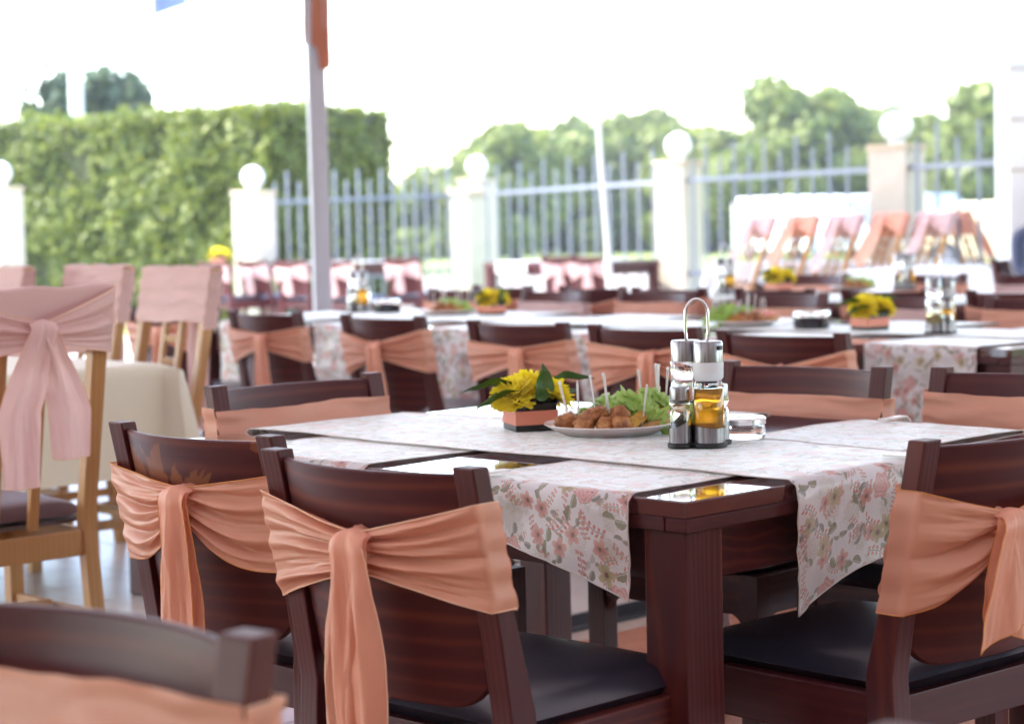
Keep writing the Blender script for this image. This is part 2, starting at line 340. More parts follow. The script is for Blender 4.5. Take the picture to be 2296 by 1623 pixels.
pale = sheet('pale_terrace_floor', [EE(4.10, -8), EE(20, -8), EE(20, 12), EE(14.2, 16.5), EE(4.10, 13.5)], -.012, M['grout'])
def tile_field(parent, a0, a1, b0, b1, ta, tb, m, lift, seed):
    rnd = random.Random(seed); g = .004; s0 = MB(); s0.box(0, 0, -.004, ta - g, tb - g, .008)
    me = s0.mesh('tile', m, bevel=.0012, seg=1); cells = []
    na, nb = int((a1 - a0) / ta), int((b1 - b0) / tb)
    for i in range(na):
        for j in range(nb):
            a = a0 + (i + .5) * ta; b_ = b0 + (j + .5) * tb + (tb / 2 if (i % 2 and ta != tb) else 0); p = EE(a, b_, lift + rnd.uniform(-.0006, .0006)); q = proj(p)
            vis = -60 < q[0] < 2360 and 0 < q[1] < 1700; cells.append((0 if vis else 1, q[2], p))
    cells.sort(key=lambda c: (c[0], c[1])); rest = MB(); rz = math.atan2(E1.y, E1.x)
    for k, (v, d, p) in enumerate(cells):
        if k < 290: link('tile', me, parent, p, rz)
        else: rest.box(p.x, p.y, p.z - .004, ta - g, tb - g, .008, rz)
    o = rest.build('far_tiles', m, parent); o['kind'] = 'stuff'
tile_field(terra, .0, 4.10, .0, 9.0, .125, .25, M['terracotta'], 0, 1)
tile_field(pale, 4.29, 12.0, -5.0, 10.0, .33, .33, M['paletile'], 0, 2)
s = MB(); s.V = [tuple(v) for v in (EE(12.03, -8, -.002), EE(20, -8, -.002), EE(20, 12, -.002), EE(14.2, 16.5, -.002), EE(12.03, 15.8, -.002))]; s.F = [(0, 1, 2, 3, 4)]
s.build('far_paving', M['paletile'], pale)
s = MB(); s.V = [tuple(v) for v in (EE(4.29, 10.0, -.002), EE(12.03, 10.0, -.002), EE(12.03, 15.8, -.002), EE(4.29, 13.5, -.002))]; s.F = [(0, 1, 2, 3)]; s.build('side_paving', M['paletile'], pale)
gr = thing('drain_grate', 'dark slotted drain grate set in the floor behind the near table', 'drain', EE(4.195, 5.5), math.atan2(E2.y, E2.x))
fr = MB(); fr.box(0, .068, -.006, 7, .016, .016); fr.box(0, -.068, -.006, 7, .016, .016); fr.build('frame', M['grate'], gr)
for k in range(4):
    s = MB(); s.box(0, -.045 + k * .03, -.006, 7, .017, .012); s.build('grate_bar', M['grate'], gr)
s = MB(); s.box(0, 0, -.010, 7, .13, .004); s.build('channel', M['rubber'], gr)
# awning over the terrace: casts the shade the tables stand in
aw = thing('awning', 'pale canvas awning roof stretched above the terrace', 'awning', (-1.0, 4.0, 2.95))
s = MB()
s.grid(lambda u, v: (-13 + 26 * u, -7 + 16.2 * v, .10 * math.sin(v * math.pi * 5) ** 2), 20, 40); s.build('canvas', M['awning'], aw, smooth=True)
for k in range(6):
    s = MB(); s.box(-12 + k * 4.8, 1.05, -.07, .1, 16.0, .1); s.build('beam', M['whitepaint'], aw, bevel=.01)
pl = at_y(724, 689, 12.2)
pg = thing('added_shade_roof', 'unseen canvas roof added to shade the tilted chairs at right', 'shade roof', (2.0, 17.4, 3.75))  # out-of-view roof, added to keep the sun off the tilted chairs
s = MB(); s.grid(lambda u, v: (-3.6 + 8.6 * u, -3.6 + 7.4 * v, .06 * math.sin(v * math.pi * 4) ** 2), 12, 24); s.build('canvas', M['awning'], pg, smooth=True)
for k in range(3):
    s = MB(); s.box(-3.4 + k * 2.6 * 1.55, .1, -.06, .1, 7.3, .1); s.build('beam', M['whitepaint'], pg, bevel=.01)
po = thing('awning_post', 'tall grey square metal post rising behind the second row of tables', 'post', (pl.x, pl.y, 0))
s = MB(); s.box(0, 0, 1.45, .105, .105, 2.9, R(12)); s.build('shaft', M['post'], po, bevel=.006)
s = MB(); s.box(0, 0, .012, .2, .2, .024, R(12)); s.build('base_plate', M['post'], po, bevel=.003)
s = MB(); s.box(-.028, -.058, 1.45, .012, .012, 2.7, R(12)); s.build('trim', M['post'], po)
cu = thing('rolled_curtain', 'terracotta coloured curtain tied around the top of the grey post', 'curtain', (pl.x, pl.y, 0))
def curt(u, v):
    a = v * 2 * math.pi; r = .066 + .010 * math.sin(5 * a + 3 * u) + .006 * math.sin(11 * a + u * 7) + .010 * math.cos(a) + (.012 if math.cos(a) > .6 else 0) * u
    return (r * math.cos(a) * 1.0, r * math.sin(a), 2.92 - (2.92 - 2.14 - (.10 if math.cos(a) < .3 else 0) - .04 * math.sin(2 * a)) * u)
M['rust'] = cloth('rust_curtain', (.46, .15, .08), (.40, .13, .07), trans=.2)
s = MB(); s.grid(curt, 24, 44); s.build('curtain', M['rust'], cu, smooth=True)
bw = thing('sky_blocking_wall', 'unseen plastered wall added behind the camera to cut sky light', 'added wall', (0, -3.4, 0))  # out-of-view wall with windows, added to block the sky behind the camera
s = MB(); s.box(0, -.15, 1.7, 26, .3, 3.4); s.build('wall', M['plaster'], bw)
for k in range(4):
    s = MB(); s.box(-7.5 + k * 5, .02, 1.3, 2.2, .04, 2.0); o = s.build('window', M['whitepaint'], bw, bevel=.01)
    s = MB(); s.box(-7.5 + k * 5, .045, 1.3, 2.0, .012, 1.8); s.build('pane', M['ash_dark'], o)
# fence: pillars with globes, rails and bars
PIL = [(-.0, 0)] * 0
def pil(px, s_): d = F_PX / s_; v = at_y(px, 500, d); return Vector((v.x, d, 0))
pillars = [(pil(5, 190), 1.72, 'cream gate pillar with white globe lamp at the left edge before the hedge'),
           (pil(570, 190), 1.60, 'sunlit cream pillar with globe lamp standing before the hedge corner'),
           (pil(1072, 175), 1.72, 'white sunlit pillar with globe lamp at the bend of the fence'),
           (pil(1524, 216), 1.755, 'cream pillar with globe lamp between the bend and the tilted chairs'),
           (pil(2012, 261), 1.753, 'cream pillar with globe lamp behind the row of tilted chairs')]
pillars.append((pillars[4][0] * 2 - pillars[3][0], 1.75, 'cream pillar with globe lamp beyond the right edge'))
def pillar(p, h, label, wd=.36):
    t = thing('fence_pillar', label, 'pillar', p, R(46 + 6), 'fence pillars with globe lamps')
    s = MB(); s.box(0, 0, (h - .05) / 2, wd, wd, h - .05); s.build('shaft', M['plaster'], t, bevel=.012)
    s = MB(); s.box(0, 0, h - .025, wd + .03, wd + .03, .05); s.build('cap', M['capstone'], t, bevel=.012)
    s = MB(); s.ball((0, 0, h + .155), .135, 16, 24); g = s.build('globe', M['globe'], t, smooth=True)
    s = MB(); s.lathe([(.07, 0), (.07, .02), (.05, .04)], 16, (0, 0, h)); s.build('lamp_collar', M['plastic'], t, smooth=40)
for p, h, l in pillars[:5]: pillar(p, h, l)
t = thing('gate_post', 'lower white sunlit post beside the bend pillar of the fence', 'post', pil(1050, 178) + Vector((0, -.35, 0)), R(50))
s = MB(); s.box(0, 0, .76, .3, .3, 1.52); s.build('shaft', M['plaster'], t, bevel=.012)
s = MB(); s.box(0, 0, 1.54, .36, .36, .05); s.build('cap', M['capstone'], t, bevel=.01)
bar_me = {}
def fence(i, j, h0, h1, label, step=.155):
    A, B = pillars[i][0], pillars[j][0]; d = B - A; L = d.length; d = d / L; ang = math.atan2(d.y, d.x)
    t = thing('fence_panel', label, 'fence', A, ang, 'grey bar fence panels between pillars')
    k = (h1 - h0) / L
    for zz, nm in ((-.20, 'top_rail'), (-1.15, 'bottom_rail')):
        s = MB(); z0, z1 = h0 + zz, h1 + zz
        s.loft([[(.2, -.02, z0 - .022), (.2, .02, z0 - .022), (.2, .02, z0 + .022), (.2, -.02, z0 + .022)], [(L - .2, -.02, z1 - .022), (L - .2, .02, z1 - .022), (L - .2, .02, z1 + .022), (L - .2, -.02, z1 + .022)]])
        s.build(nm, M['fence'], t)
    n = int((L - .5) / step)
    for q in range(n):
        x = .3 + q * step; tall = q % 2; zt = h0 + k * x + (.13 if tall else .0)
        key = (tall, round(zt, 2))
        if tall not in bar_me:
            s = MB(); hh = .0
            s.box(0, 0, -.85, .022, .022, 1.7); s.loft([[(-.012, -.012, 0), (.012, -.012, 0), (.012, .012, 0), (-.012, .012, 0)], [(-.001, -.001, .04), (.001, -.001, .04), (.001, .001, .04), (-.001, .001, .04)]]); bar_me[tall] = s.mesh('fence_bar', M['fence'])
        o = link('fence_bar', bar_me[tall], t, (x, 0, zt))
fence(1, 2, 1.66, 1.72, 'grey bar fence between hedge corner pillar and the bend pillar', .17)
fence(2, 3, 1.72, 1.75, 'grey bar fence between the bend pillar and the next pillar right', .35)
fence(3, 4, 1.75, 1.75, 'grey bar fence behind the tilted chairs', .29)
fence(4, 5, 1.75, 1.75, 'grey bar fence running out of the picture at right', .29)
# hedge
def leaf_quads(s, p, n, size, rnd):
    a = n.orthogonal().normalized(); a.rotate(Matrix.Rotation(rnd.uniform(0, 6.28), 3, n)); b_ = n.cross(a); k = size * rnd.uniform(.6, 1.3)
    i = len(s.V); s.V += [tuple(p - a * k), tuple(p + b_ * k * .45), tuple(p + a * k), tuple(p - b_ * k * .45)]; s.F.append((i, i + 1, i + 2, i + 3))
hc = at_y(610, 500, 25.8); hc.z = 0
hl = at_y(-160, 500, 30.2); hr = at_y(880, 500, 28.4); hl.z = hr.z = 0
he = thing('hedge', 'tall clipped green hedge standing behind the fence at left', 'hedge', hc)
da, db = hl - hc, hr - hc; back = db
s = MB(); zt = 2.67
def hcore(u0, u1): pass
q = [Vector((0, .12, 0)), db * .985, da + db, da * 1.0 + Vector((0, .15, 0))]
s.loft([[v for v in q], [v * 1.0 + Vector((0, 0, zt)) for v in q]]); s.build('twig_core', M['hedge_core'], he)
rnd = random.Random(5); s = MB()
for face, (O, U, n) in enumerate(((Vector((0, 0, 0)), da, 20000), (Vector((0, 0, 0)), db, 11000), (None, None, 6000))):
    for _ in range(n):
        if face < 2:
            u, v = rnd.random(), rnd.random() * 1.0; p = O + U * u; nn = U.normalized().cross(Vector((0, 0, 1)));
            if nn.y > 0: nn = -nn
            p.z = v * (zt + .06); off = .16 * fbm(p.x * 1.3, p.z * 1.3, p.y) + .05 * fbm(p.x * 5, p.z * 5, p.y) + rnd.uniform(-.10, .05)
            if fbm(p.x * 1.1 + 40, p.z * 1.1, p.y) < -.30 and rnd.random() < .6: off -= .12
            p += nn * off
        else:
            u, v = rnd.random(), rnd.random(); p = da * u + db * v; nn = Vector((0, 0, 1)); p.z = zt - .05 + .20 * fbm(p.x * .9, p.y * .9) + .08 * fbm(p.x * 3, p.y * 3) + rnd.uniform(-.10, .14)
        nn = (nn + Vector((rnd.gauss(0, .6), rnd.gauss(0, .6), rnd.gauss(0, .6) + .2))).normalized()
        leaf_quads(s, p, nn, .062, rnd)
s.build('foliage', M['hedge'], he)
# trees
def tree(name, label, px, pytop, d, wpx, seed, m, leaf=.2, n=5200, shape=1.0, group='trees beyond the fence', base=.15):
    rnd = random.Random(seed); c = at_y(px, pytop, d); H = c.z; rw = wpx / 2 * d / F_PX
    t = thing(name, label, 'tree', (c.x, d, -.05), 0, group)
    s = MB(); s.tube([(0, 0, 0), (.05, .02, H * .3), (.0, .05, H * .55), (.1, 0, H * .8)], [H * .035, H * .026, H * .018, H * .006], 8)
    for k in range(6):
        a = k * 1.05 + rnd.random(); s.tube([(0, .02, H * (.2 + .07 * k)), (math.cos(a) * rw * .4, math.sin(a) * rw * .4, H * (.35 + .08 * k)), (math.cos(a) * rw * .7, math.sin(a) * rw * .7, H * (.42 + .08 * k))], [H * .014, H * .009, H * .003], 6)
    s.build('trunk', M['bark'], t, smooth=True)
    lobes = []
    for k in range(30):
        a = rnd.uniform(0, 6.28); h = rnd.uniform(base, .93); rad = rw * rnd.uniform(.25, .92) * (1 - .55 * max(0, h - .45) / .55 * shape)
        lobes.append((Vector((math.cos(a) * rad, math.sin(a) * rad, h * H)), rw * rnd.uniform(.16, .36)))
    lobes.append((Vector((0, 0, H * .86)), H * .14))
    s = MB()
    for _ in range(n):
        lc, lr = rnd.choice(lobes); v = Vector((rnd.gauss(0, 1), rnd.gauss(0, 1), rnd.gauss(0, 1))).normalized(); rr = lr * (.5 + .5 * rnd.random() ** .5 + abs(rnd.gauss(0, .16)))
        p = lc + v * rr; p.z = max(p.z, .1)
        leaf_quads(s, p, (v + Vector((rnd.gauss(0, .5), rnd.gauss(0, .5), rnd.gauss(0, .5)))).normalized(), leaf, rnd)
    s.build('crown', m, t); return t
for i, (px, py, d, wpx, lb) in enumerate((
    (1150, 272, 62, 210, 'rounded green tree right of the hedge, seen above the bend pillar'),
    (1030, 375, 74, 190, 'low pale green tree beside the end of the hedge'),
    (1300, 320, 70, 200, 'green tree right of the rounded one, behind the fence bars'),
    (1440, 258, 76, 230, 'tree with pale top behind the thin white pole'),
    (1590, 285, 66, 230, 'bushy tree behind the second globe from the right'),
    (1725, 186, 64, 230, 'tall leafy tree rising between the two right globes'),
    (1850, 205, 64, 200, 'tall broad tree just left of the rightmost globe'),
    (1965, 250, 72, 190, 'lower tree behind the rightmost globe lamp'),
    (2175, 186, 62, 180, 'tall tree at the right beside the white column'),
    (2080, 270, 66, 200, 'bushy tree between the rightmost globe and white column'),
    (2300, 260, 70, 240, 'tree partly hidden by the white column at the right edge'))):
    tree('leafy_tree', lb, px, py, d, wpx * 1.35, 10 + i, M['tree'], leaf=.21, n=10000)
for i, (px, py, d, wpx, lb) in enumerate(((112, 140, 40, 215, 'dark conifer left of the white flagpole above the hedge'), (250, 132, 41, 270, 'dark conifer right of the white flagpole above the hedge'))):
    tree('conifer_tree', lb, px, py, d, wpx, 40 + i, M['conifer'], leaf=.14, n=5000, shape=1.3, group='conifers above the hedge')
# far shrubs filling below the crowns
SORD = ['first', 'second', 'third', 'fourth', 'fifth', 'sixth', 'seventh', 'eighth', 'ninth', 'tenth', 'eleventh', 'twelfth']
for i, px in enumerate(range(960, 2330, 120)):
    tree('bushy_tree', f'bushy tree of the continuous far tree line, {SORD[i]} from the left', px + (i * 37) % 50, max(292, 400 - (px - 960) * .8) + (i * 53) % 34 - px * .012, 68 + (i * 29) % 9, 260, 60 + i, M['tree'], leaf=.26, n=5000, group='bushy trees of the far tree line', base=.05)
# flag poles and flags
def flagpole(px, d, h, label, cols, flag_label, fx, fz, fw, fh):
    v = at_y(px, 250, d); t = thing('flagpole', label, 'flagpole', (v.x, d, -.05), 0, 'white flagpoles behind the hedge')
    s = MB(); s.lathe([(.11, 0), (.105, h * .5), (.08, h)], 16); s.build('shaft', M['whitepaint'], t, smooth=40)
    s = MB(); s.ball((0, 0, h + .06), .09, 8, 12); s.build('finial', M['whitepaint'], t, smooth=True)
    f = thing('flag', flag_label, 'flag', (v.x, d, 0), 0, 'flags on the flagpoles')
    nb = len(cols)
    for k, c in enumerate(cols):
        def fn(u, v_, k=k):
            x = fx * u * fw; hh = fh * ((k + v_) / nb); dr = .30 * u * fw
            return (x + .08 * math.sin(u * 7), .12 * math.sin(u * 9 + hh * 2) * u, fz - hh - dr * (1 + .4 * math.sin(u * 3)))
        s = MB(); s.grid(fn, 24, 6); s.build('stripe', cloth('flag_%s_%d' % (flag_label[:4], k), c, c, trans=.55), f, smooth=True)
flagpole(172, 31, 7.5, 'white flagpole standing behind the hedge in front of conifers', [(.60, .60, .60), (.44, .54, .44), (.64, .46, .40)], 'pale striped flag hanging at the top left corner', -1, 5.25, 1.4, 1.0)
flagpole(440, 36, 8.0, 'thin white flagpole right of the conifers', [(.16, .19, .50)], 'blue flag hanging from the thin flagpole at the top', -1, 5.92, .75, .8)
# thin leaning white pole, white column at right
a = at_y(1364, 600, 15.0); b_ = at_y(1340, 270, 15.0); t = thing('parasol_pole', 'thin white leaning pole standing in front of the fence', 'pole', (a.x, 15, 0))
dx = (b_.x - a.x) / (b_.z - a.z); s = MB(); s.tube([(-dx * a.z, 0, 0), (-dx * a.z + dx * .9, 0, .9)], .027, 12); s.build('lower_tube', M['whitepaint'], t, smooth=40)
s = MB(); s.tube([(-dx * a.z + dx * .9, 0, .9), (-dx * a.z + dx * 2.6, 0, 2.6)], .019, 12); s.build('upper_tube', M['whitepaint'], t, smooth=40)
s = MB(); s.lathe([(.24, 0), (.24, .05), (.05, .07), (.05, .3)], 20, (-dx * a.z, 0, 0)); s.build('foot', M['whitepaint'], t, smooth=40)
v = at_y(2246, 300, 14.4); t = thing('white_column', 'broad white painted column at the right edge', 'column', (v.x + .2, 14.4, 0))
s = MB(); s.box(0, 0, 1.82, .4, .4, 3.64); s.build('shaft', M['whitepaint'], t, bevel=.01); s = MB(); s.box(0, 0, .1, .5, .5, .2); s.build('plinth', M['whitepaint'], t, bevel=.01)
for k in range(3):
    s = MB(); s.box(0, 0, 1.45 + k * .35, .41, .41, .02); s.build('groove_band', M['plaster'], t)
# vehicles beyond the fence
M['carwhite'] = mat('white_car_paint', (.82, .82, .82), .25, Coat_Weight=.6); M['carsilver'] = mat('silver_car_paint', (.34, .40, .46), .25, Metallic=.3, Coat_Weight=.6); M['caryellow'] = mat('sand_car_paint', (.70, .60, .36), .3, Coat_Weight=.6)
M['window'] = mat('dark_window_glass', (.03, .035, .04), .05); M['tyre'] = mat('tyre', (.02, .02, .02), .8); M['lampglass'] = mat('headlight_glass', (.8, .8, .82), .1)
def vehicle(name, label, cat, loc, rz, L, H, W, prof, wins, m):
    t = thing(name, label, cat, loc, rz); s = MB()
    rings = []
    for y, k in ((-.5, .93), (-.47, 1), (.47, 1), (.5, .93)):
        rings.append([(x * L, y * W, .22 + (z * H - .22) * (k if z > .3 else 1)) for x, z in prof])
    s.loft(rings); s.build('body', m, t, bevel=.03)
    for x0, x1, z0, z1, sk in wins:
        for sd in (-1, 1):
            s = MB(); yy = sd * (W * .5 + .004)
            s.loft([[(x0 * L, yy * .995, z0 * H), (x1 * L, yy * .995, z0 * H), ((x1 - sk) * L, yy * .985, z1 * H), ((x0 + sk) * L, yy * .985, z1 * H)], [(x0 * L, yy * .97, z0 * H), (x1 * L, yy * .97, z0 * H), ((x1 - sk) * L, yy * .96, z1 * H), ((x0 + sk) * L, yy * .96, z1 * H)]]); s.build('window', M['window'], t)
    for x in (-.31, .31):
        for sd in (-1, 1):
            wl = link('wheel', None, t, (x * L, sd * (W * .5 - .10), .31)) if False else None
            s = MB(); s.lathe([(.1, -.1), (.29, -.1), (.31, -.07), (.31, .07), (.29, .1), (.1, .1)], 20); o = s.build('wheel', M['tyre'], t, (x * L, sd * (W * .5 - .08), .31), smooth=40); o.rotation_euler = (R(90), 0, 0)
            s = MB(); s.lathe([(.02, -.104), (.19, -.108), (.19, .108), (.02, .104)], 16); s.build('rim', M['steel'], o, smooth=40)
    for sd in (-1, 1):
        s = MB(); s.box(L * .495, sd * W * .36, H * .45, .05, W * .18, .14); s.build('headlight', M['lampglass'], t, bevel=.02)
VAN = [(-.5, .15), (.5, .15), (.5, .5), (.40, .56), (.24, .95), (.20, 1), (-.46, 1), (-.5, .93)]
CAR = [(-.5, .2), (.5, .2), (.5, .52), (.28, .6), (.10, .98), (.02, 1), (-.28, 1), (-.46, .66), (-.5, .6)]
g = at_y(1790, 500, 54); vehicle('parked_van', 'white van parked behind the fence above the tilted chairs', 'van', (g.x, 54, -.04), R(-66), 3.9, 1.66, 1.75, VAN, [(-.2, .06, .58, .9, .0), (.10, .32, .58, .9, .07)], M['carwhite'])
g = at_y(2045, 500, 55); vehicle('parked_car', 'silver car parked behind the rightmost globe pillar', 'car', (g.x, 55, -.04), R(-40), 4.0, 1.66, 1.7, VAN, [(-.3, .06, .58, .9, .0), (.10, .32, .58, .9, .07)], M['carsilver'])
g = at_y(2220, 520, 40); vehicle('parked_car', 'sand coloured car parked at the right edge behind the fence', 'car', (g.x + .5, 40, -.04), R(-30), 3.8, 1.36, 1.65, CAR, [(-.30, -.04, .62, .94, .03), (-.02, .20, .62, .94, .06)], M['caryellow'])
# ------------------------------------------------------------------ brown chair
CW, CH = .473, .844           # width over the posts, height
def py_(z): # y of the post centre line at height z (rear face at y=0 at the top)
    return .017 + (.095 - .017) * ((CH - z) / (CH - .47)) if z > .47 else .095 - .035 * ((.47 - z) / .47) ** 1.3
def post_mesh(side):
    s = MB(); x = side * (CW / 2 - .021); rings = []
    for z in [0, .12, .24, .34, .41, .47, .53, .6, .7, .78, CH]:
        hy = .0165 + (.012 * max(0, 1 - abs(z - .43) / .22)); hx = .021; y = py_(z)
        rings.append([(x - hx, y - hy, z), (x + hx, y - hy, z), (x + hx, y + hy, z), (x - hx, y + hy, z)])
    return s.loft(rings).mesh('rear_post', M['wood_v'], bevel=.0025)
def bulge(x): return -.048 * (1 - (x / (CW / 2 - .04)) ** 2)
def back_mesh(m):
    s = MB(); hw = CW / 2 - .040; nu, nv = 26, 8
    def zb(x): # lower edge, rising in a round at both ends
        k = max(0, (abs(x) - (hw - .07)) / .07); return .475 + .05 * k ** 2.2
    def f(off):
        def fn(u, v):
            x = -hw + 2 * hw * u; z = zb(x) + (CH - .012 - zb(x)) * v; return (x, py_(z) + bulge(x) + off, z)
        return fn
    n = (nu + 1) * (nv + 1); s.grid(f(-.007), nu, nv); s.grid(f(.007), nu, nv)
    F2 = [tuple(reversed(q)) for q in s.F[nu * nv:]]; s.F = s.F[:nu * nv] + F2
    idx = lambda i, j: i * (nv + 1) + j
    for i in range(nu):
        for j in (0, nv): a, b_ = idx(i, j), idx(i + 1, j); s.F.append((a, b_, b_ + n, a + n))
    for j in range(nv):
        for i in (0, nu): a, b_ = idx(i, j), idx(i, j + 1); s.F.append((a, b_, b_ + n, a + n))
    return s.mesh('backrest', m, bevel=.003, seg=1)
SY0, SY1 = .085, .515
def cushion_mesh():
    s = MB(); nu, nv = 24, 22
    def fn(sgn):
        def f(u, v):
            a, b_ = 2 * u - 1, 2 * v - 1
            k = (1 - abs(a) ** 7) * (1 - abs(b_) ** 7); e = k ** .45
            hw = .214 + .008 * (b_ * .5 + .5) - .014 * max(0, abs(b_) - .85); x = a * hw; y = SY0 + (SY1 + .012 - SY0) * v
            return (x, y, .440 + (.012 + .036 * e + .008 * (1 - a * a) * (1 - b_ * b_)) if sgn else .452 - .030 * e)
        return f
    s.grid(fn(1), nu, nv); s.grid(fn(0), nu, nv); return s.mesh('seat_cushion', M['leather'], smooth=True)
def rail_side(side):
    s = MB(); x = side * (CW / 2 - .022); s.box(x, (SY0 + SY1) / 2 - .01, .395, .030, SY1 - SY0 - .05, .085)
    return s.mesh('side_rail', M['wood_y'], bevel=.003)
def rail_x(y, z, h): s = MB(); s.box(0, y, z, CW - .09, .024, h); return s.mesh('rail', M['wood_h'], bevel=.002)
def fleg(side):
    s = MB(); x = side * (CW / 2 - .022); y = SY1 - .018; s.box(x, y, .22, .046, .046, .44)
    m1 = MB()
    def fil(px, py, dx, dy):  # rounded bracket under the rail beside the leg
        R_ = .045; ring = []
        pts = [(0, 0)] + [(R_ * (1 - math.cos(t)), -R_ * (1 - math.sin(t))) for t in [k * math.pi / 2 / 6 for k in range(7)]]
        pts = [(0, 0), (R_, 0)] + [(R_ - R_ * math.sin(t), -R_ + R_ * math.cos(t)) for t in [k * math.pi / 2 / 6 for k in range(1, 7)]]
        w_ = .013; r1 = [(px + dx * a - dy * w_, py + dy * a + dx * w_, .354 + b_) for a, b_ in pts]; r2 = [(px + dx * a + dy * w_, py + dy * a - dx * w_, .354 + b_) for a, b_ in pts]
        s.loft([r1, r2])
    fil(x, y - .022, 0, -1); fil(x - side * .022, y, -side, 0)
    return s.mesh('front_leg', M['wood_v'], bevel=.0025)
CHM = dict(pl=post_mesh(-1), pr=post_mesh(1), back=back_mesh(M['wood_h']), worn=back_mesh(M['wood_worn']), cush=cushion_mesh(), rl=rail_side(-1), rr=rail_side(1), rf=rail_x(SY1 - .012, .395, .085), rb=rail_x(.1, .395, .07), fl=fleg(-1), fr=fleg(1))
def attach(t, book, v):
    (n0, m0), *rest = book[v]; o = link('sash', m0, t)
    for n, me in rest: link(n, me, o)
    return o
def brown_chair(loc, rz, label, group, worn=False):
    t = thing('dining_chair', label, 'chair', loc, rz, group)
    for n, k in (('rear_post', 'pl'), ('rear_post', 'pr'), ('backrest', 'worn' if worn else 'back'), ('seat_cushion', 'cush'), ('side_rail', 'rl'), ('side_rail', 'rr'), ('front_rail', 'rf'), ('rear_rail', 'rb'), ('front_leg', 'fl'), ('front_leg', 'fr')):
        o = link(n, CHM[k], t)
        if k == 'worn': o['label'] = 'backrest with worn lighter patches'
    return t
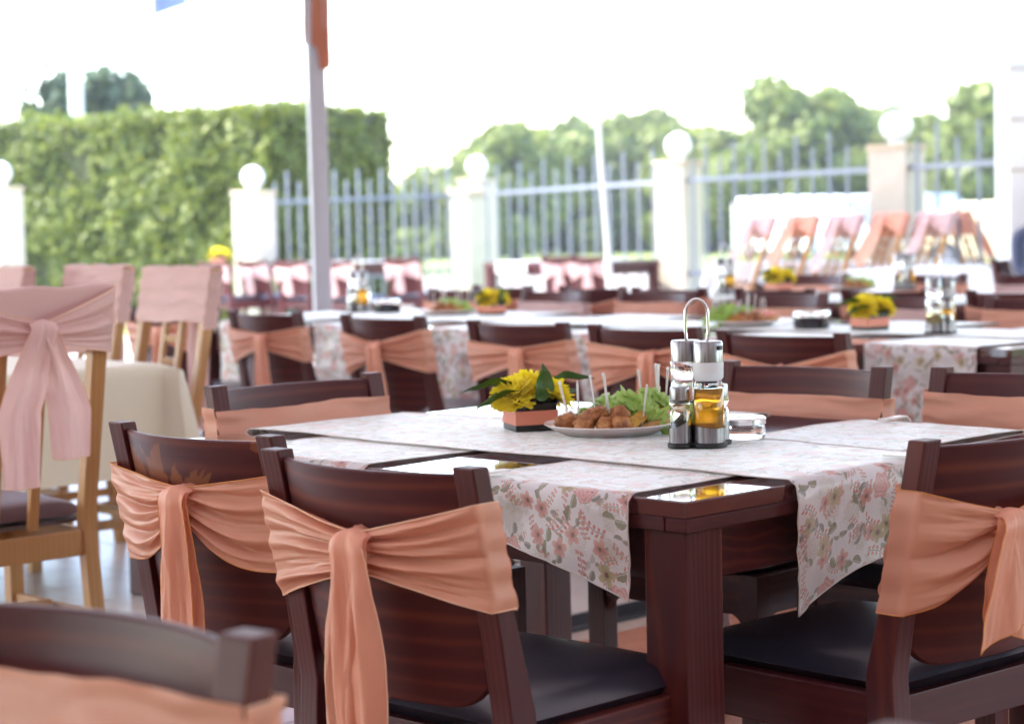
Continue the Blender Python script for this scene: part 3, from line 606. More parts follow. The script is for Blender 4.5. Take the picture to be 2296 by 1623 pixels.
# ------------------------------------------------------------------ sashes
def sash_meshes(key, hw, yr, th, z0, z1, knot, tails, seed, m, hem, wing_to=.030, pleat=3.2, slack=0., cover=False, top=None):
    """band across the front, a wing each side gathered into a knot behind, tails below; yr(z) rear face of the posts, th their depth"""
    rnd = random.Random(seed); out = []; xk, yk, zk = knot; e = .004
    ph = [rnd.uniform(0, 6.28) for _ in range(6)]
    # front band
    s = MB()
    def fb(u, v):
        x = (-hw - e) + 2 * (hw + e) * u; z = z0 + (z1 - z0) * v + .012 * math.sin(u * math.pi) * (fbm(u * 2, seed)); y = yr(z) + th + e + .001
        w_ = .0035 * math.sin(v * 20 + 2.5 * fbm(u * 2.5, v * 2, seed)) * (.4 + .6 * abs(2 * u - 1)) + .003 * fbm(u * 5, v * 9, seed + 3)
        return (x, y + max(w_, -.002) + .004 * math.sin(u * math.pi), z)
    s.grid(fb, 40, 26); out.append(('front_band', s.mesh('front_band', m, smooth=True)))
    hems = MB()
    for sd in (-1, 1):
        s = MB(); tilt = .018 * sd * rnd.uniform(.3, 1)
        def wg(u, v, sd=sd):
            # u 0..1 from the front of the post, round its outside, to the knot; v from lower to upper edge
            zz0, zz1 = z0 - .012 + tilt, z1 + tilt * .5
            z = zz0 + (zz1 - zz0) * v; y0 = yr(z)
            if u < .12: k = u / .12; x, y = sd * (hw + e + .0006 * math.sin(v * 17 + ph[0])), y0 + th + e - (th + 2 * e) * k; return (x + sd * .0012 * math.sin(v * 23 + ph[1]), y, z)
            k = (u - .12) / .88; kk = k ** .92
            zk_ = zk + (v - .5) * 2 * wing_to; z = z + (zk_ - z) * kk
            z -= slack * math.sin(k * math.pi) * (1 - v) * .06
            x = sd * (hw + e) + (xk + sd * .012 - sd * (hw + e)) * k; yb = (y0 - e) + (yk - (y0 - e)) * k
            amp = (.006 + .020 * math.sin(min(1, k * 1.05) * math.pi * .62)) * (1 - .35 * k)
            wv = pleat * 2 * math.pi * (v + .05 * math.sin(3 * k + ph[2] + sd)) + ph[3] + sd
            f = abs(math.sin(wv / 2)) ** .7 * 2 - 1 + .5 * math.sin(wv * 1.7 + ph[4] * sd + k * 1.2)
            cr = .24 * fbm(v * 10 + seed, k * 1.4, sd) + .10 * fbm(v * 24 + seed, k * 2.4, sd); return (x, yb - .0045 - amp * (.62 + .5 * f + max(-.5, cr)), z)
        s.grid(wg, 50, 76); out.append(('wing', s.mesh('wing', m, smooth=True)))
        for vv in (0., 1.): hems.tube([wg(i / 40, vv) for i in range(41)], .0011, 5)
    # knot
    s = MB()
    kn = lambda d: 1 + .13 * math.sin(6 * d.x + 9 * d.z + ph[0]) + .08 * math.sin(14 * d.x * d.z + ph[1])
    s.ball((xk, yk - .006, zk), .026, 18, 24, 1.25, kn); out.append(('knot', s.mesh('knot', m, smooth=True)))
    for ti, (ln, wd, dx, lay, skew) in enumerate(tails):
        s = MB(); p4 = rnd.uniform(0, 6.28)
        def tl(u, v):
            ll = .05 + ln
            d = u * (ll + skew * (v - .5) * u)          # length down the tail
            wb = min(.068, wd * .8); wfull = wb + (wd - wb) * min(1, (max(0, d - .015) / .15)) ** .8
            a = (v - .5); x = xk + dx * min(1, max(0, d - .03) / .2) + a * wfull * (1 - .06 * math.sin(d * 20))
            if d < .05:
                k = d / .05 * math.pi * .62; y = yk - .014 - .020 * math.sin(k) - lay; z = zk + .030 * math.cos(k) - .002 * 0 + .0
                z = zk + .034 * math.cos(k * .95) * (1 - .25 * (2 * a) ** 2)
            else: y = yk - .014 - .020 * math.sin(math.pi * .62) - lay; z = zk + .034 * math.cos(math.pi * .62 * .95) * (1 - .25 * (2 * a) ** 2) - (d - .05)
            g = min(1, d / .12)
            f = math.sin(v * 9.0 + p4 + d * 3) * .008 + abs(math.sin(v * 6 + p4 * 2 - d * 2.)) * .008
            y += -f * g + .012 * (2 * a) ** 2 * g + d * .03 - .0035 * g * fbm(v * 5 + seed, d * 7, ti) - .002 * g * fbm(v * 14, d * 16, seed)
            return (x, y, z)
        s.grid(tl, 44, 34); out.append(('tail', s.mesh('tail', m, smooth=True)))
        hems.tube([tl(i / 30, 0) for i in range(3, 31)], .0010, 5); hems.tube([tl(i / 30, 1) for i in range(3, 31)], .0010, 5); hems.tube([tl(1, i / 14) for i in range(15)], .0011, 5)
    out.append(('hem', hems.mesh('hem', hem, smooth=True)))
    if cover:  # cloth folded over the top of the chair back
        s = MB()
        def cv(u, v):
            x = -hw - e + 2 * (hw + e) * u; L = .10; d = v * (2 * L + th + .01)
            zt_ = top + .004 + .003 * math.sin(u * 17 + seed)
            if d < L: return (x, yr(top) + th + .007, zt_ - L + d)
            if d < L + th + .01: return (x, yr(top) + th + .006 - (d - L), zt_ + .002)
            return (x, yr(top) - .005, zt_ - (d - L - th - .01))
        s.grid(cv, 20, 30); out.append(('top_fold', s.mesh('top_fold', m, smooth=True)))
    return out
yrb = lambda z: py_(z) - .0165
KN = (-.035, -.062, .742)
SB = [
    sash_meshes('a', CW / 2, yrb, .033, .630, .785, (.045, -.034, .716), [(.320, .085, -.026, .000, .03), (.280, .100, .010, .010, -.03)], 1, M['peach'], M['hem_pale']),
    sash_meshes('b', CW / 2, yrb, .033, .615, .775, (.052, -.034, .722), [(.330, .095, .015, .000, .0), (.205, .100, -.004, .010, .05)], 2, M['peach'], M['hem'], slack=.5),
    sash_meshes('c', CW / 2, yrb, .033, .640, .775, (.070, -.034, .725), [(.24, .08, -.01, .0, .04), (.20, .07, .02, .008, -.02)], 3, M['peach'], M['hem_pale'], pleat=2.6),
    sash_meshes('d', CW / 2, yrb, .033, .600, .775, (-.105, -.038, .700), [(.17, .17, .045, .0, .06), (.145, .13, -.030, .008, -.05)], 4, M['peach'], M['hem'], pleat=2.0, slack=.4),
    sash_meshes('e', CW / 2, yrb, .033, .635, .790, (.085, -.034, .735), [(.30, .07, .02, .0, .0), (.24, .08, -.02, .008, .03)], 5, M['peach'], M['hem_pale'], pleat=3.6),
    sash_meshes('p', CW / 2, yrb, .033, .630, .785, (.06, -.034, .72), [(.22, .08, .02, .0, .0), (.20, .08, -.02, .008, .03)], 6, M['pink'], M['hem_pale'])]
ORD = ['first', 'second', 'third', 'fourth', 'fifth', 'sixth', 'seventh', 'eighth', 'ninth', 'tenth', 'eleventh', 'twelfth']
def seat_at(loc, rz, v, clab, slab, grp, sgrp, worn=False):
    p = Vector((loc[0], loc[1], 0)); attach(brown_chair(p, rz, clab, grp, worn), SB, v)['label'] = slab
G1, S1 = 'dark wooden chairs on the terrace', 'peach sashes tied round the chairs'
# the near table: chairs fitted to the photograph
A46 = -YAW
seat_at((-.230, 3.028), A46 + .035, 0, 'dark brown wooden chair in front centre, back turned, peach bow hanging over its backrest', 'peach sash knotted on the front centre chair, long double tail', G1, S1)
seat_at((-.572, 3.536), A46 + .02, 1, 'dark wooden chair with worn patches on its backrest, left of the front centre chair', 'peach sash with orange hem on the worn left chair', G1, S1, True)
seat_at((-.504, 4.638), A46 - R(90) - .042, 4, 'dark chair facing forward at the left end of the near table', 'plain peach band across the chair at the left end of near table', G1, S1)
seat_at((.690, 4.744), R(180) + A46 + .035, 2, 'dark chair on the far side of the near table, behind the cruet stand', 'plain peach band on the chair behind the cruet stand', G1, S1)
seat_at((1.118, 4.382), R(180) + A46, 4, 'dark chair on the far side of the near table, at the right edge', 'plain peach band on the far side chair cut by the right edge', G1, S1)
seat_at((.800, 3.225), R(90) + A46 - .049, 3, 'dark chair with black seat at the right end of the near table', 'wide peach bow tied behind the chair at the right edge', G1, S1)
seat_at((-.395, 1.885), R(180 - 37), 4, 'blurred dark chair back in the bottom left corner', 'blurred peach band on the bottom left foreground chair', G1, S1)
seat_at((.435, 1.235), R(180 - 39), 4, 'dark chair whose post tip shows at the bottom edge right of centre', 'peach sash of the foreground chair below the bottom edge', G1, S1)
# rows behind, laid out along the second and third tables
Y2 = R(47); N2 = Vector((math.sin(Y2), math.cos(Y2), 0)); T2 = Vector((-math.cos(Y2), math.sin(Y2), 0))
def NT(n, t, z=0): v = N2 * n + T2 * t; v.z = z; return v
rv = random.Random(3)
near2 = [((.788, 6.032), 0, 'nearest to the cruet stand handle, right'), ((.412, 6.544), 4, ''), ((.008, 7.027), 2, ''), ((-.502, 7.732), 0, ''), ((-1.02, 8.33), 2, ''), ((-1.55, 8.95), 4, '')]
for i, (p, v, _) in enumerate(near2):
    nm = ORD[i]; seat_at(p, -R(45 + rv.uniform(-2, 3)), v, f'dark chair with its back to us, {nm} from the right along the second table', f'peach bow on the {nm} chair from the right at the second table', G1, S1)
for i, t_ in enumerate((4.42, 5.08, 5.78, 6.54, 7.2, 7.9)):
    p = NT(7.02 + rv.uniform(-.05, .05), t_); seat_at(p, R(180 - 47 + rv.uniform(-3, 3)), (4, 5, 2)[i % 3], f'dark chair facing us across the second table, {ORD[i]} from the right', f'peach band on the {ORD[i]} facing chair from the right, second table', G1, S1)
for i, t_ in enumerate((4.85, 5.52, 6.17, 6.80, 7.38, 8.05)):
    p = NT(7.40 + rv.uniform(-.04, .05), t_); seat_at(p, -R(47 + rv.uniform(-3, 3)), (0, 2, 5, 4)[i % 4], f'dark chair with its back to us, {ORD[i]} from the right along the third table', f'bow on the {ORD[i]} back-turned chair from the right, third table', G1, S1)
for i, t_ in enumerate((4.6, 5.3, 5.95, 6.65, 7.4)):
    p = NT(9.36 + rv.uniform(-.04, .05), t_); seat_at(p, R(180 - 47 + rv.uniform(-3, 3)), (4, 2, 5)[i % 3], f'dark chair facing us across the third table, {ORD[i]} from the right', f'band on the {ORD[i]} facing chair from the right, third table', G1, S1)
farc = [(1252, 573, 'left of the pair before the far centre fence'), (1316, 573, 'right of the pair before the far centre fence'), (895, 577, 'below the hedge end, left of the bend pillar'), (645, 583, 'just left of the grey post, far away'), (560, 583, 'far away beneath the hedge corner pillar'), (745, 583, 'just right of the grey post, far away'), (470, 586, 'far away under the hedge, left of its corner')]
for px, py, w_ in farc:
    p = at_z(px, py, CH); p.z = 0; seat_at(p, -R(46), 5, 'far dark chair with pale pink bow, ' + w_, 'pale pink bow on the far chair, ' + w_, G1, 'pale pink bows on the far chairs')
# ------------------------------------------------------------------ tables
def table(name, label, P, yaw, L, W, legs=True, mw=None):
    """P near corner; L along e1, W along e2"""
    t = thing(name, label, 'table', (P[0], P[1], 0), R(90) - yaw + 0, 'dark wooden tables')
    # local x = e2 direction, local y = e1 direction
    t.rotation_euler = (0, 0, math.atan2(math.cos(yaw), math.sin(yaw)))
    s = MB(); s.box(W / 2, L / 2, .736, W, L, .028); s.build('table_top', M['wood_top'], t, bevel=.0025)
    s = MB(); s.box(W / 2, .022, .711, W - .002, .044, .022); s.box(W / 2, L - .022, .711, W - .002, .044, .022); s.box(.022, L / 2, .711, .044, L - .092, .022); s.box(W - .022, L / 2, .711, .044, L - .092, .022)
    s.build('edge_batten', M['wood_y'], t, bevel=.0015)
    for x, y in ((.052, .052), (W - .052, .052), (.052, L - .052), (W - .052, L - .052)):
        s = MB(); s.box(x, y, .35, .088, .088, .70); s.build('leg', M['wood_v'], t, bevel=.003)
    for cx, cy, sx, sy in ((W / 2, .052, W - .194, .025), (W / 2, L - .052, W - .194, .025), (.052, L / 2, .025, L - .194), (W - .052, L / 2, .025, L - .194)):
        s = MB(); s.box(cx, cy, .655, sx, sy, .088); s.build('apron', M['wood_y'], t, bevel=.002)
    return t
def wrk(x, y): # shared wrinkles of the cloth lying on a table, never negative
    return max(0, .0022 * (fbm(x * 5, y * 5, 1, 3) + .35)) + .0035 * max(0, fbm(x * 2.2 + 9, y * 2.2, 4, 2) - .15)
def runner(label, P, el, ew, Ltab, w0, w1, h0, h1, lift, seed, hang_fn=None, group='floral table runners', m=None, n_across=34, name='table_runner', z=.75, push=0):
    """el: unit vector along the runner, ew across; hangs h0 at the start edge and h1 at the end edge"""
    P = Vector((P[0], P[1], 0)); rnd = random.Random(seed); ph = [rnd.uniform(0, 6.28) for _ in range(6)]; tot = h0 + Ltab + h1; e = .006
    s = MB(); nl = max(40, int(tot / .022))
    def fn(u, v):
        w_ = w0 + (w1 - w0) * v; hh0 = h0 * (hang_fn(v) if hang_fn else 1 + .05 * math.sin(v * 5 + ph[0])); d = -hh0 + u * (hh0 + Ltab + h1)
        edge = .004 * math.sin(d * 9 + ph[1]) * (1 if v < .05 or v > .95 else 0) + .006 * fbm(d * 2, seed, 0) * (1 - 2 * v)
        fold = lambda q: (.010 + .055 * q) * (math.sin(v * 7.5 + ph[2]) * .5 + .5 * math.sin(v * 4 + ph[3])) * min(1, q / .05)
        if d < 0:
            q = -d; out = e + max(.001, .006 + .5 * fold(q) + .010 * min(1, q / .06) * fbm(v * 3, q * 14, seed) + .003 * fbm(v * 9, q * 30, seed)); rr = min(q, .012); p = P + el * (-out * min(1, .35 + q / .02)) + ew * (w_ + edge + .02 * q * (v - .5) * 6 * q); p.z = z + lift + .002 - max(0, q - .004)
        elif d > Ltab:
            q = d - Ltab; out = e + max(.001, .006 + .5 * fold(q)); p = P + el * (Ltab + out * min(1, .35 + q / .02)) + ew * (w_ + edge); p.z = z + lift + .002 - max(0, q - .004)
        else:
            p = P + el * d + ew * (w_ + edge); p.z = z + lift + wrk(p.x, p.y) + .002
            p.z += .005 * max(0, math.sin(d * 4 + ph[4]) * math.sin(v * 6 + ph[5]) - .75) + (.0015 * (abs(v - .5) * 2) ** 8) * (.5 + .5 * math.sin(d * 13 + ph[3]))
        return p
    s.grid(fn, nl, n_across, uv=lambda u, v: ((w0 + (w1 - w0) * v) + seed * 1.37, u * tot + seed * .73))
    o = s.build(name, m or M['floral'], smooth=True)
    hm = MB()
    for vv in (0, 1): hm.tube([fn(i / 120, vv) for i in range(121)], .0013, 5)
    for uu in (0, 1): hm.tube([fn(uu, i / 24) for i in range(25)], .0015, 5)
    hm.build('hem', M['runner_hem'], o, smooth=True)
    return tag(o, label, 'table runner' if name == 'table_runner' else 'tablecloth', group)
P1 = (.26381, 3.14429); L1, W1 = 1.4724, 1.1495
table('dining_table', 'dark wooden table in front with its corner towards us, laid with floral runners', P1, YAW, L1, W1)
e1, e2 = E1, E2
runner('floral runner hanging over the left edge beside the near table corner', P1, e2, e1, W1, .115, .50, .165, .15, .0010, 1, lambda v: .86 - .28 * v + .2 * (1 - v) ** 3)
runner('floral runner crossing the near table behind the worn chair', P1, e2, e1, W1, .77, 1.22, .15, .15, .0010, 2)
runner('floral runner hanging over the right end of the near table', P1, e1, e2, L1, .262, .70, .215, .15, .0045, 3, lambda v: 1.06 - .25 * v - .18 * math.sin(v * 3.1))
# second table: two tables pushed together, corner seen at the right
P2 = at_z(2267, 783, .75)
for k in range(3):
    q = P2 + T2 * (k * 1.50); table('dining_table', ['dark table at the right end of the second row, corner post visible', 'middle dark table of the second row behind the bow chairs', 'leftmost dark table of the second row near the pale chairs'][k], q, Y2, 1.49, 1.2)
    for j in range(2): runner(f'floral runner across the {ORD[k]} table from the right in the second row, {["right","left"][j]} one', q, N2, T2, 1.2, .12 + j * .72, .56 + j * .72, .30, .2, .001, 10 + 2 * k + j)
    runner(f'long floral runner along the {ORD[k]} table from the right in the second row', q, T2, N2, 1.49, .38, .80, .18 if k == 0 else .02, .02, .0045, 20 + k)
P3 = NT(7.88, 3.9)
for k in range(3):
    q = P3 + T2 * (k * 1.50); table('dining_table', f'dark table of the third row, {ORD[k]} from the right', q, Y2, 1.49, 1.15)
    for j in range(2): runner(f'runner across the {ORD[k]} table from the right in the third row, {["right","left"][j]} one', q, N2, T2, 1.15, .12 + j * .72, .56 + j * .72, .25, .2, .001, 30 + 2 * k + j)
    runner(f'long runner along the {ORD[k]} table from the right in the third row', q, T2, N2, 1.49, .38, .78, .1, .02, .0045, 40 + k)
for nm, (px, py), L_ in (('far centre table behind the pair of pink bow chairs', (1330, 600), 1.6), ('far left table under the hedge behind pink bows', (800, 602), 2.8)):
    q = at_z(px, py - 12, .75); table('dining_table', 'dark ' + nm, q, YAW, L_, 1.0); runner('runner on the ' + nm, q, E2, E1, 1.0, .2, .65, .12, .1, .001, 50 + len(nm)); runner('second runner on the ' + nm, q, E2, E1, 1.0, .95, 1.4, .12, .1, .001, 55 + len(nm))
# ------------------------------------------------------------------ pale beech chairs with pink covers
LH, LWD = 1.05, .46
def ly(z): return .02 + .115 * ((LH - z) / (LH - .45)) if z > .45 else .135 - .05 * ((.45 - z) / .45)
def lpost(sd):
    s = MB(); x = sd * (LWD / 2 - .02); rr = []
    for z in (0, .2, .4, .47, .6, .8, LH): y = ly(z); rr.append([(x - .02, y - .019, z), (x + .02, y - .019, z), (x + .02, y + .019, z), (x - .02, y + .019, z)])
    return s.loft(rr).mesh('rear_post', M['oak'], bevel=.003)
def lslat(x):
    s = MB(); rr = []
    for z in (.44, .6, .8, LH - .06): y = ly(z); rr.append([(x - .013, y - .009, z), (x + .013, y - .009, z), (x + .013, y + .009, z), (x - .013, y + .009, z)])
    return s.loft(rr).mesh('slat', M['oak'], bevel=.002)
def lbox(n, cx, cy, cz, sx, sy, sz): s = MB(); s.box(cx, cy, cz, sx, sy, sz); return s.mesh(n, M['oak'], bevel=.003)
LP = [('rear_post', lpost(-1)), ('rear_post', lpost(1)), ('slat', lslat(-.055)), ('slat', lslat(.055)),
      ('top_rail', lbox('top_rail', 0, ly(LH - .05), LH - .05, LWD - .08, .022, .1)), ('back_bar', lbox('back_bar', 0, ly(.80), .80, .085, .016, .026)), ('back_bar', lbox('back_bar', 0, ly(.72), .72, .085, .016, .026)),
      ('seat_rail', lbox('seat_rail', 0, ly(.40), .395, LWD - .08, .024, .065)), ('seat_rail', lbox('seat_rail', 0, .53, .395, LWD - .08, .024, .065)),
      ('side_rail', lbox('side_rail', -LWD / 2 + .02, .33, .395, .024, .36, .065)), ('side_rail', lbox('side_rail', LWD / 2 - .02, .33, .395, .024, .36, .065)),
      ('stretcher', lbox('stretcher', -LWD / 2 + .02, .32, .20, .02, .39, .032)), ('stretcher', lbox('stretcher', LWD / 2 - .02, .32, .20, .02, .39, .032)), ('stretcher', lbox('stretcher', 0, .32, .21, LWD - .06, .02, .03)),
      ('front_leg', lbox('front_leg', -LWD / 2 + .02, .53, .215, .04, .04, .43)), ('front_leg', lbox('front_leg', LWD / 2 - .02, .53, .215, .04, .04, .43))]
def lcush():
    s = MB()
    for sg in (1, 0):
        def f(u, v):
            a, b_ = 2 * u - 1, 2 * v - 1; e = ((1 - abs(a) ** 6) * (1 - abs(b_) ** 6)) ** .5
            return (a * .225, .15 + .41 * v, .455 + (.012 + .042 * e if sg else -.02 * e))
        s.grid(f, 20, 20)
    return s.mesh('seat_cushion', M['brown_leather'], smooth=True)
LP.append(('seat_cushion', lcush()))
lyr = lambda z: ly(z) - .019
SL = [sash_meshes('l1', LWD / 2, lyr, .038, .885, 1.045, (-.0, -.035, .945), [(.30, .10, .068, .0, .0), (.36, .10, -.070, .006, .0)], 11, M['pink'], M['hem_pale'], wing_to=.03, pleat=2, cover=True, top=LH),
      sash_meshes('l2', LWD / 2, lyr, .038, .86, 1.045, (.03, -.03, .95), [(.48, .12, .02, .0, .0), (.42, .10, -.02, .006, .0)], 12, M['pink'], M['hem_pale'], cover=True, top=LH),
      sash_meshes('l3', LWD / 2, lyr, .038, .87, 1.045, (.0, -.03, .95), [(.42, .14, .02, .0, .0), (.40, .10, -.05, .006, .05)], 13, M['peach'], M['hem_pale'], cover=True, top=LH)]
def beech_chair(loc, rz, label, slab, v, tip=0):
    t = thing('beech_chair', label, 'chair', loc, rz, 'pale beech chairs with covered backs')
    if tip:  # tipped forward on its front feet
        d = Matrix.Translation(Vector(loc)) @ Matrix.Rotation(rz, 4, 'Z') @ Matrix.Translation((0, .53, 0)) @ Matrix.Rotation(-tip, 4, 'X') @ Matrix.Translation((0, -.53, 0))
        t.matrix_world = d
    for n, me in LP: link(n, me, t)
    attach(t, SL, v)['label'] = slab
bl = [((-1.17, 4.97), R(90 - 48), 'beech chair with its back to us at the left, pink bow with two long tails', 'pink bow with two long tails at left foreground', 0),
      (at_z(418, 600, LH), R(180 - 50), 'beech chair facing us beside the cream tablecloth corner', 'pale pink cover on the beech chair beside the tablecloth corner', 1),
      (at_z(232, 597, LH), R(180 - 50), 'beech chair facing us behind the pink bow chair', 'pale pink cover on the chair behind the bow chair', 1),
      (at_z(15, 600, LH), R(180 - 50), 'beech chair facing us, cut by the left edge', 'pale pink cover on the chair cut by the left edge', 1),
      (Vector((-2.75, 8.2, 0)), R(90 - 44), 'beech chair outside the left edge at the cream table', 'pink cover on the beech chair outside the left edge', 0)]
for p, rz, l1_, l2_, v in bl[:4]: beech_chair((p[0], p[1], 0), rz, l1_, l2_, v)
# cream table
cc = at_z(365, 817, .75); yc = R(47)
def cloth_table(name, label, clabel, P, yaw, L, W, drop, m, seed, cat='tablecloth'):
    t = table('dining_table', label, P, yaw, L, W); f1 = Vector((-math.cos(yaw), math.sin(yaw), 0)); f2 = Vector((math.sin(yaw), math.cos(yaw), 0))
    s = MB(); P = Vector((P[0], P[1], 0)); n = 120
    def fn(u, v):
        # u, v run over cloth including the drops
        a = -drop + u * (L + 2 * drop); b_ = -drop + v * (W + 2 * drop)
        da = max(0, -a) + max(0, a - L); db = max(0, -b_) + max(0, b_ - W); ca, cb = min(max(a, 0), L), min(max(b_, 0), W)
        q = max(da, db) if not (da and db) else math.hypot(da, db) * .92
        sa, sb = (-1 if a < 0 else 1), (-1 if b_ < 0 else 1); fl = .012 + .10 * q * (.35 + .65 * abs(math.sin((ca + cb) * 9 + seed))) * .45
        if da and db: k = .06 + .22 * q; oa, ob = da / math.hypot(da, db) * k, db / math.hypot(da, db) * k
        else: oa, ob = (fl if da else 0), (fl if db else 0)
        p = P + f1 * (ca + sa * oa) + f2 * (cb + sb * ob); p.z = .753 + wrk(p.x, p.y) * (1 if q == 0 else 0) - max(0, q - .003); return p
    s.grid(fn, n, n); o = s.build(name, m, smooth=True); tag(o, clabel, cat)
cloth_table('tablecloth', 'table hidden under the cream cloth at left', 'cream linen cloth hanging over the table at left', cc + Vector((0, 0, 0)) + (-Vector((math.sin(yc), math.cos(yc), 0))) * .9, yc, 2.2, .9, .36, M['cream'], 1)
# chairs tipped against the far white table at right
tp = [(1690, 17.9, 1), (1785, 17.6, 2), (1880, 17.3, 1), (1980, 17.0, 2), (2078, 16.7, 1)]
for i, (px, d, v) in enumerate(tp):
    g = at_y(px - 132, 600, d - .4); beech_chair((g.x, d - .4, 0), -R(66), f'beech chair tipped forward against the far white table, {ORD[i]} from the left', f'cloth on the {ORD[i]} tipped chair from the left', v, R(33))
beech_chair((4.28, 16.9, 0), R(180 - 60 - 20), 'beech chair tipped the other way at the right end of the far row', 'cloth on the tipped chair at the right end of the far row', 2, R(30))
cloth_table('tablecloth', 'long table hidden under the white cloth below the tipped chairs', 'white cloth on the long table below the tipped chairs', (3.42, 16.75), R(43), 2.2, .8, .35, M['whitecloth'], 2)
kt = at_y(2230, 600, 14.6); cloth_table('tablecloth', 'table hidden under the white cloth at the far right edge', 'white cloth on the table at the far right edge', (kt.x, kt.y), R(47), 1.3, .9, .3, M['whitecloth'], 3)
# ------------------------------------------------------------------ tabletop things
TZ = .7575
def lathe_part(n, m, prof, parent, n_=28, loc=(0, 0, 0), sm=38): s = MB(); s.lathe(prof, n_, loc); return s.build(n, m, parent, smooth=sm)
def bottle(kind, label, loc, group):
    """kind: oil, vinegar (tall) or salt, pepper (short)"""
    big = kind in ('oil', 'vinegar'); r = .0285 if big else .0195; H = .184 if big else .112; b0 = .012
    t = thing({'oil': 'oil_bottle', 'vinegar': 'vinegar_bottle', 'salt': 'salt_shaker', 'pepper': 'pepper_shaker'}[kind], label, 'bottle' if big else 'shaker', loc, 0, group)
    hg = .122 if big else .070
    if big:
        lt = hg - .010 if kind == 'oil' else hg - .04
        lathe_part('liquid', M[kind], [(.001, b0), (r * .9, b0), (r, b0 + .004), (r, lt if kind != 'oil' else hg - .012), (r * .95, lt), (.001, lt)], t)
        lathe_part('glass_body', M['glass'], [(r, lt + .0005), (r, hg - .006), (r * .93, hg), (r * .80, hg + .004), (r * .74, hg + .004), (r * .86, hg - .003), (r * .94, hg - .008), (r * .94, lt + .0005)] if kind != 'oil' else [(r * .94, lt + .0005), (r * .93, hg), (r * .80, hg + .004), (r * .70, hg + .004), (r * .70, lt + .0005)], t)
    else: lathe_part('glass_body', M['glass'], [(.001, b0), (r * .9, b0), (r, b0 + .004), (r, hg - .006), (r * .93, hg), (r * .80, hg + .004), (r * .74, hg + .004), (r * .86, hg - .003), (r * .93, hg - .008), (r * .93, b0 + .005), (.001, b0 + .003)], t)
    if big: pass
    else: lathe_part('contents', M[kind], [(.001, b0 + .004), (r * .91, b0 + .006), (r * .91, .048), (r * .3, .052), (.001, .052)], t)
    lathe_part('collar', M['frost'] if kind == 'oil' else M['glass'], [(.001, hg + .004), (r * .85, hg + .004), (r * 1.0, hg + .010), (r * 1.02, H - .025 if big else H - .022), (r * .97, H - .023 if big else H - .02), (.001, H - .023 if big else H - .02)], t)
    c0 = H - .023 if big else H - .021
    lathe_part('cap', M['steel'], [(r * .98, c0), (r * .98, H + .012 if big else H - .002), (r * .92, H + .016 if big else H + .003), (.001, H + .0165 if big else H + .0035)], t)
    if kind == 'oil': s = MB(); s.box(r * .62, -r * .70, H + .004, .012, .010, .008, R(-35)); s.build('spout_hole', M['rubber'], t)
    return t
def cruet(loc, rz, label, where, group):
    t = thing('cruet_stand', label, 'cruet stand', loc, rz, group)
    spots = [('oil', .018, -.022), ('vinegar', -.020, .024), ('salt', -.036, -.020), ('pepper', .040, .022)]
    s = MB()
    for k, x, y in spots:
        r = .034 if k in ('oil', 'vinegar') else .0245; s.lathe([(r - .002, 0), (r, .002), (r, .009), (r - .003, .0105)], 28, (x, y, 0))
    s.build('rubber_base', M['rubber'], t, smooth=38)
    for k, x, y in spots:
        r = .0305 if k in ('oil', 'vinegar') else .0215; s = MB()
        hi, lo = (.038, .029) if k in ('oil', 'vinegar') else (.060, .030)
        def fn(u, v, r=r, x=x, y=y, hi=hi, lo=lo):
            a = v * 2 * math.pi; ca = math.cos(a - R(90) - rz * 0 + (R(45) if x < 0 else -R(45)) * 0); d = Vector((x, y)).normalized(); q = (math.cos(a) * d.x + math.sin(a) * d.y)
            top = lo + (hi - lo) * (.5 - .5 * q) ** 1.3 + (.02 if False else 0); return (x + r * math.cos(a), y + r * math.sin(a), .009 + top * u)
        s.grid(fn, 5, 40); s.build('cup', M['steel'], t, smooth=True)
    s = MB(); hp = []
    for z, q in ((.012, .007), (.10, .007), (.172, .007), (.190, .013), (.202, .020), (.218, .0215), (.235, .021)): hp.append((q, z))
    path = [(-q, .002, z) for q, z in hp] + [(-.021 * math.cos(k * math.pi / 10), .002, .250 + .028 * math.sin(k * math.pi / 10)) for k in range(0, 11)] + [(q, .002, z) for q, z in reversed(hp)]
    s.tube(path, .0032, 10); s.build('handle', M['chrome'], t, smooth=True)
    c, q = math.cos(rz), math.sin(rz)
    for k, x, y in spots:
        bottle(k, {'oil': 'bottle of golden oil with steel cap ', 'vinegar': 'tall bottle of pale vinegar ', 'salt': 'small glass salt shaker ', 'pepper': 'small glass pepper shaker '}[k] + where, (loc[0] + x * c - y * q, loc[1] + x * q + y * c, loc[2]), 'bottles and shakers in the cruet stands')
def ashtray(loc, label, dark, r=.046, h=.040):
    t = thing('ashtray', label, 'ashtray', loc, 0, 'lidded ashtrays on the tables'); m = M['ash_dark'] if dark else M['glass']
    lathe_part('bowl', m, [(.001, 0), (r * .95, 0), (r, .004), (r, h * .66), (r * .93, h * .66), (r * .90, .008), (.001, .007)], t, 32)
    lathe_part('lid', M['glass'] if dark else M['chrome'], [(r * 1.0, h * .665), (r * 1.04, h * .70), (r * 1.04, h * .92), (r * .98, h), (r * .45, h), (r * .40, h * .90), (r * .12, h * .78), (.001, h * .78)], t, 32)
M['petalme'] = None
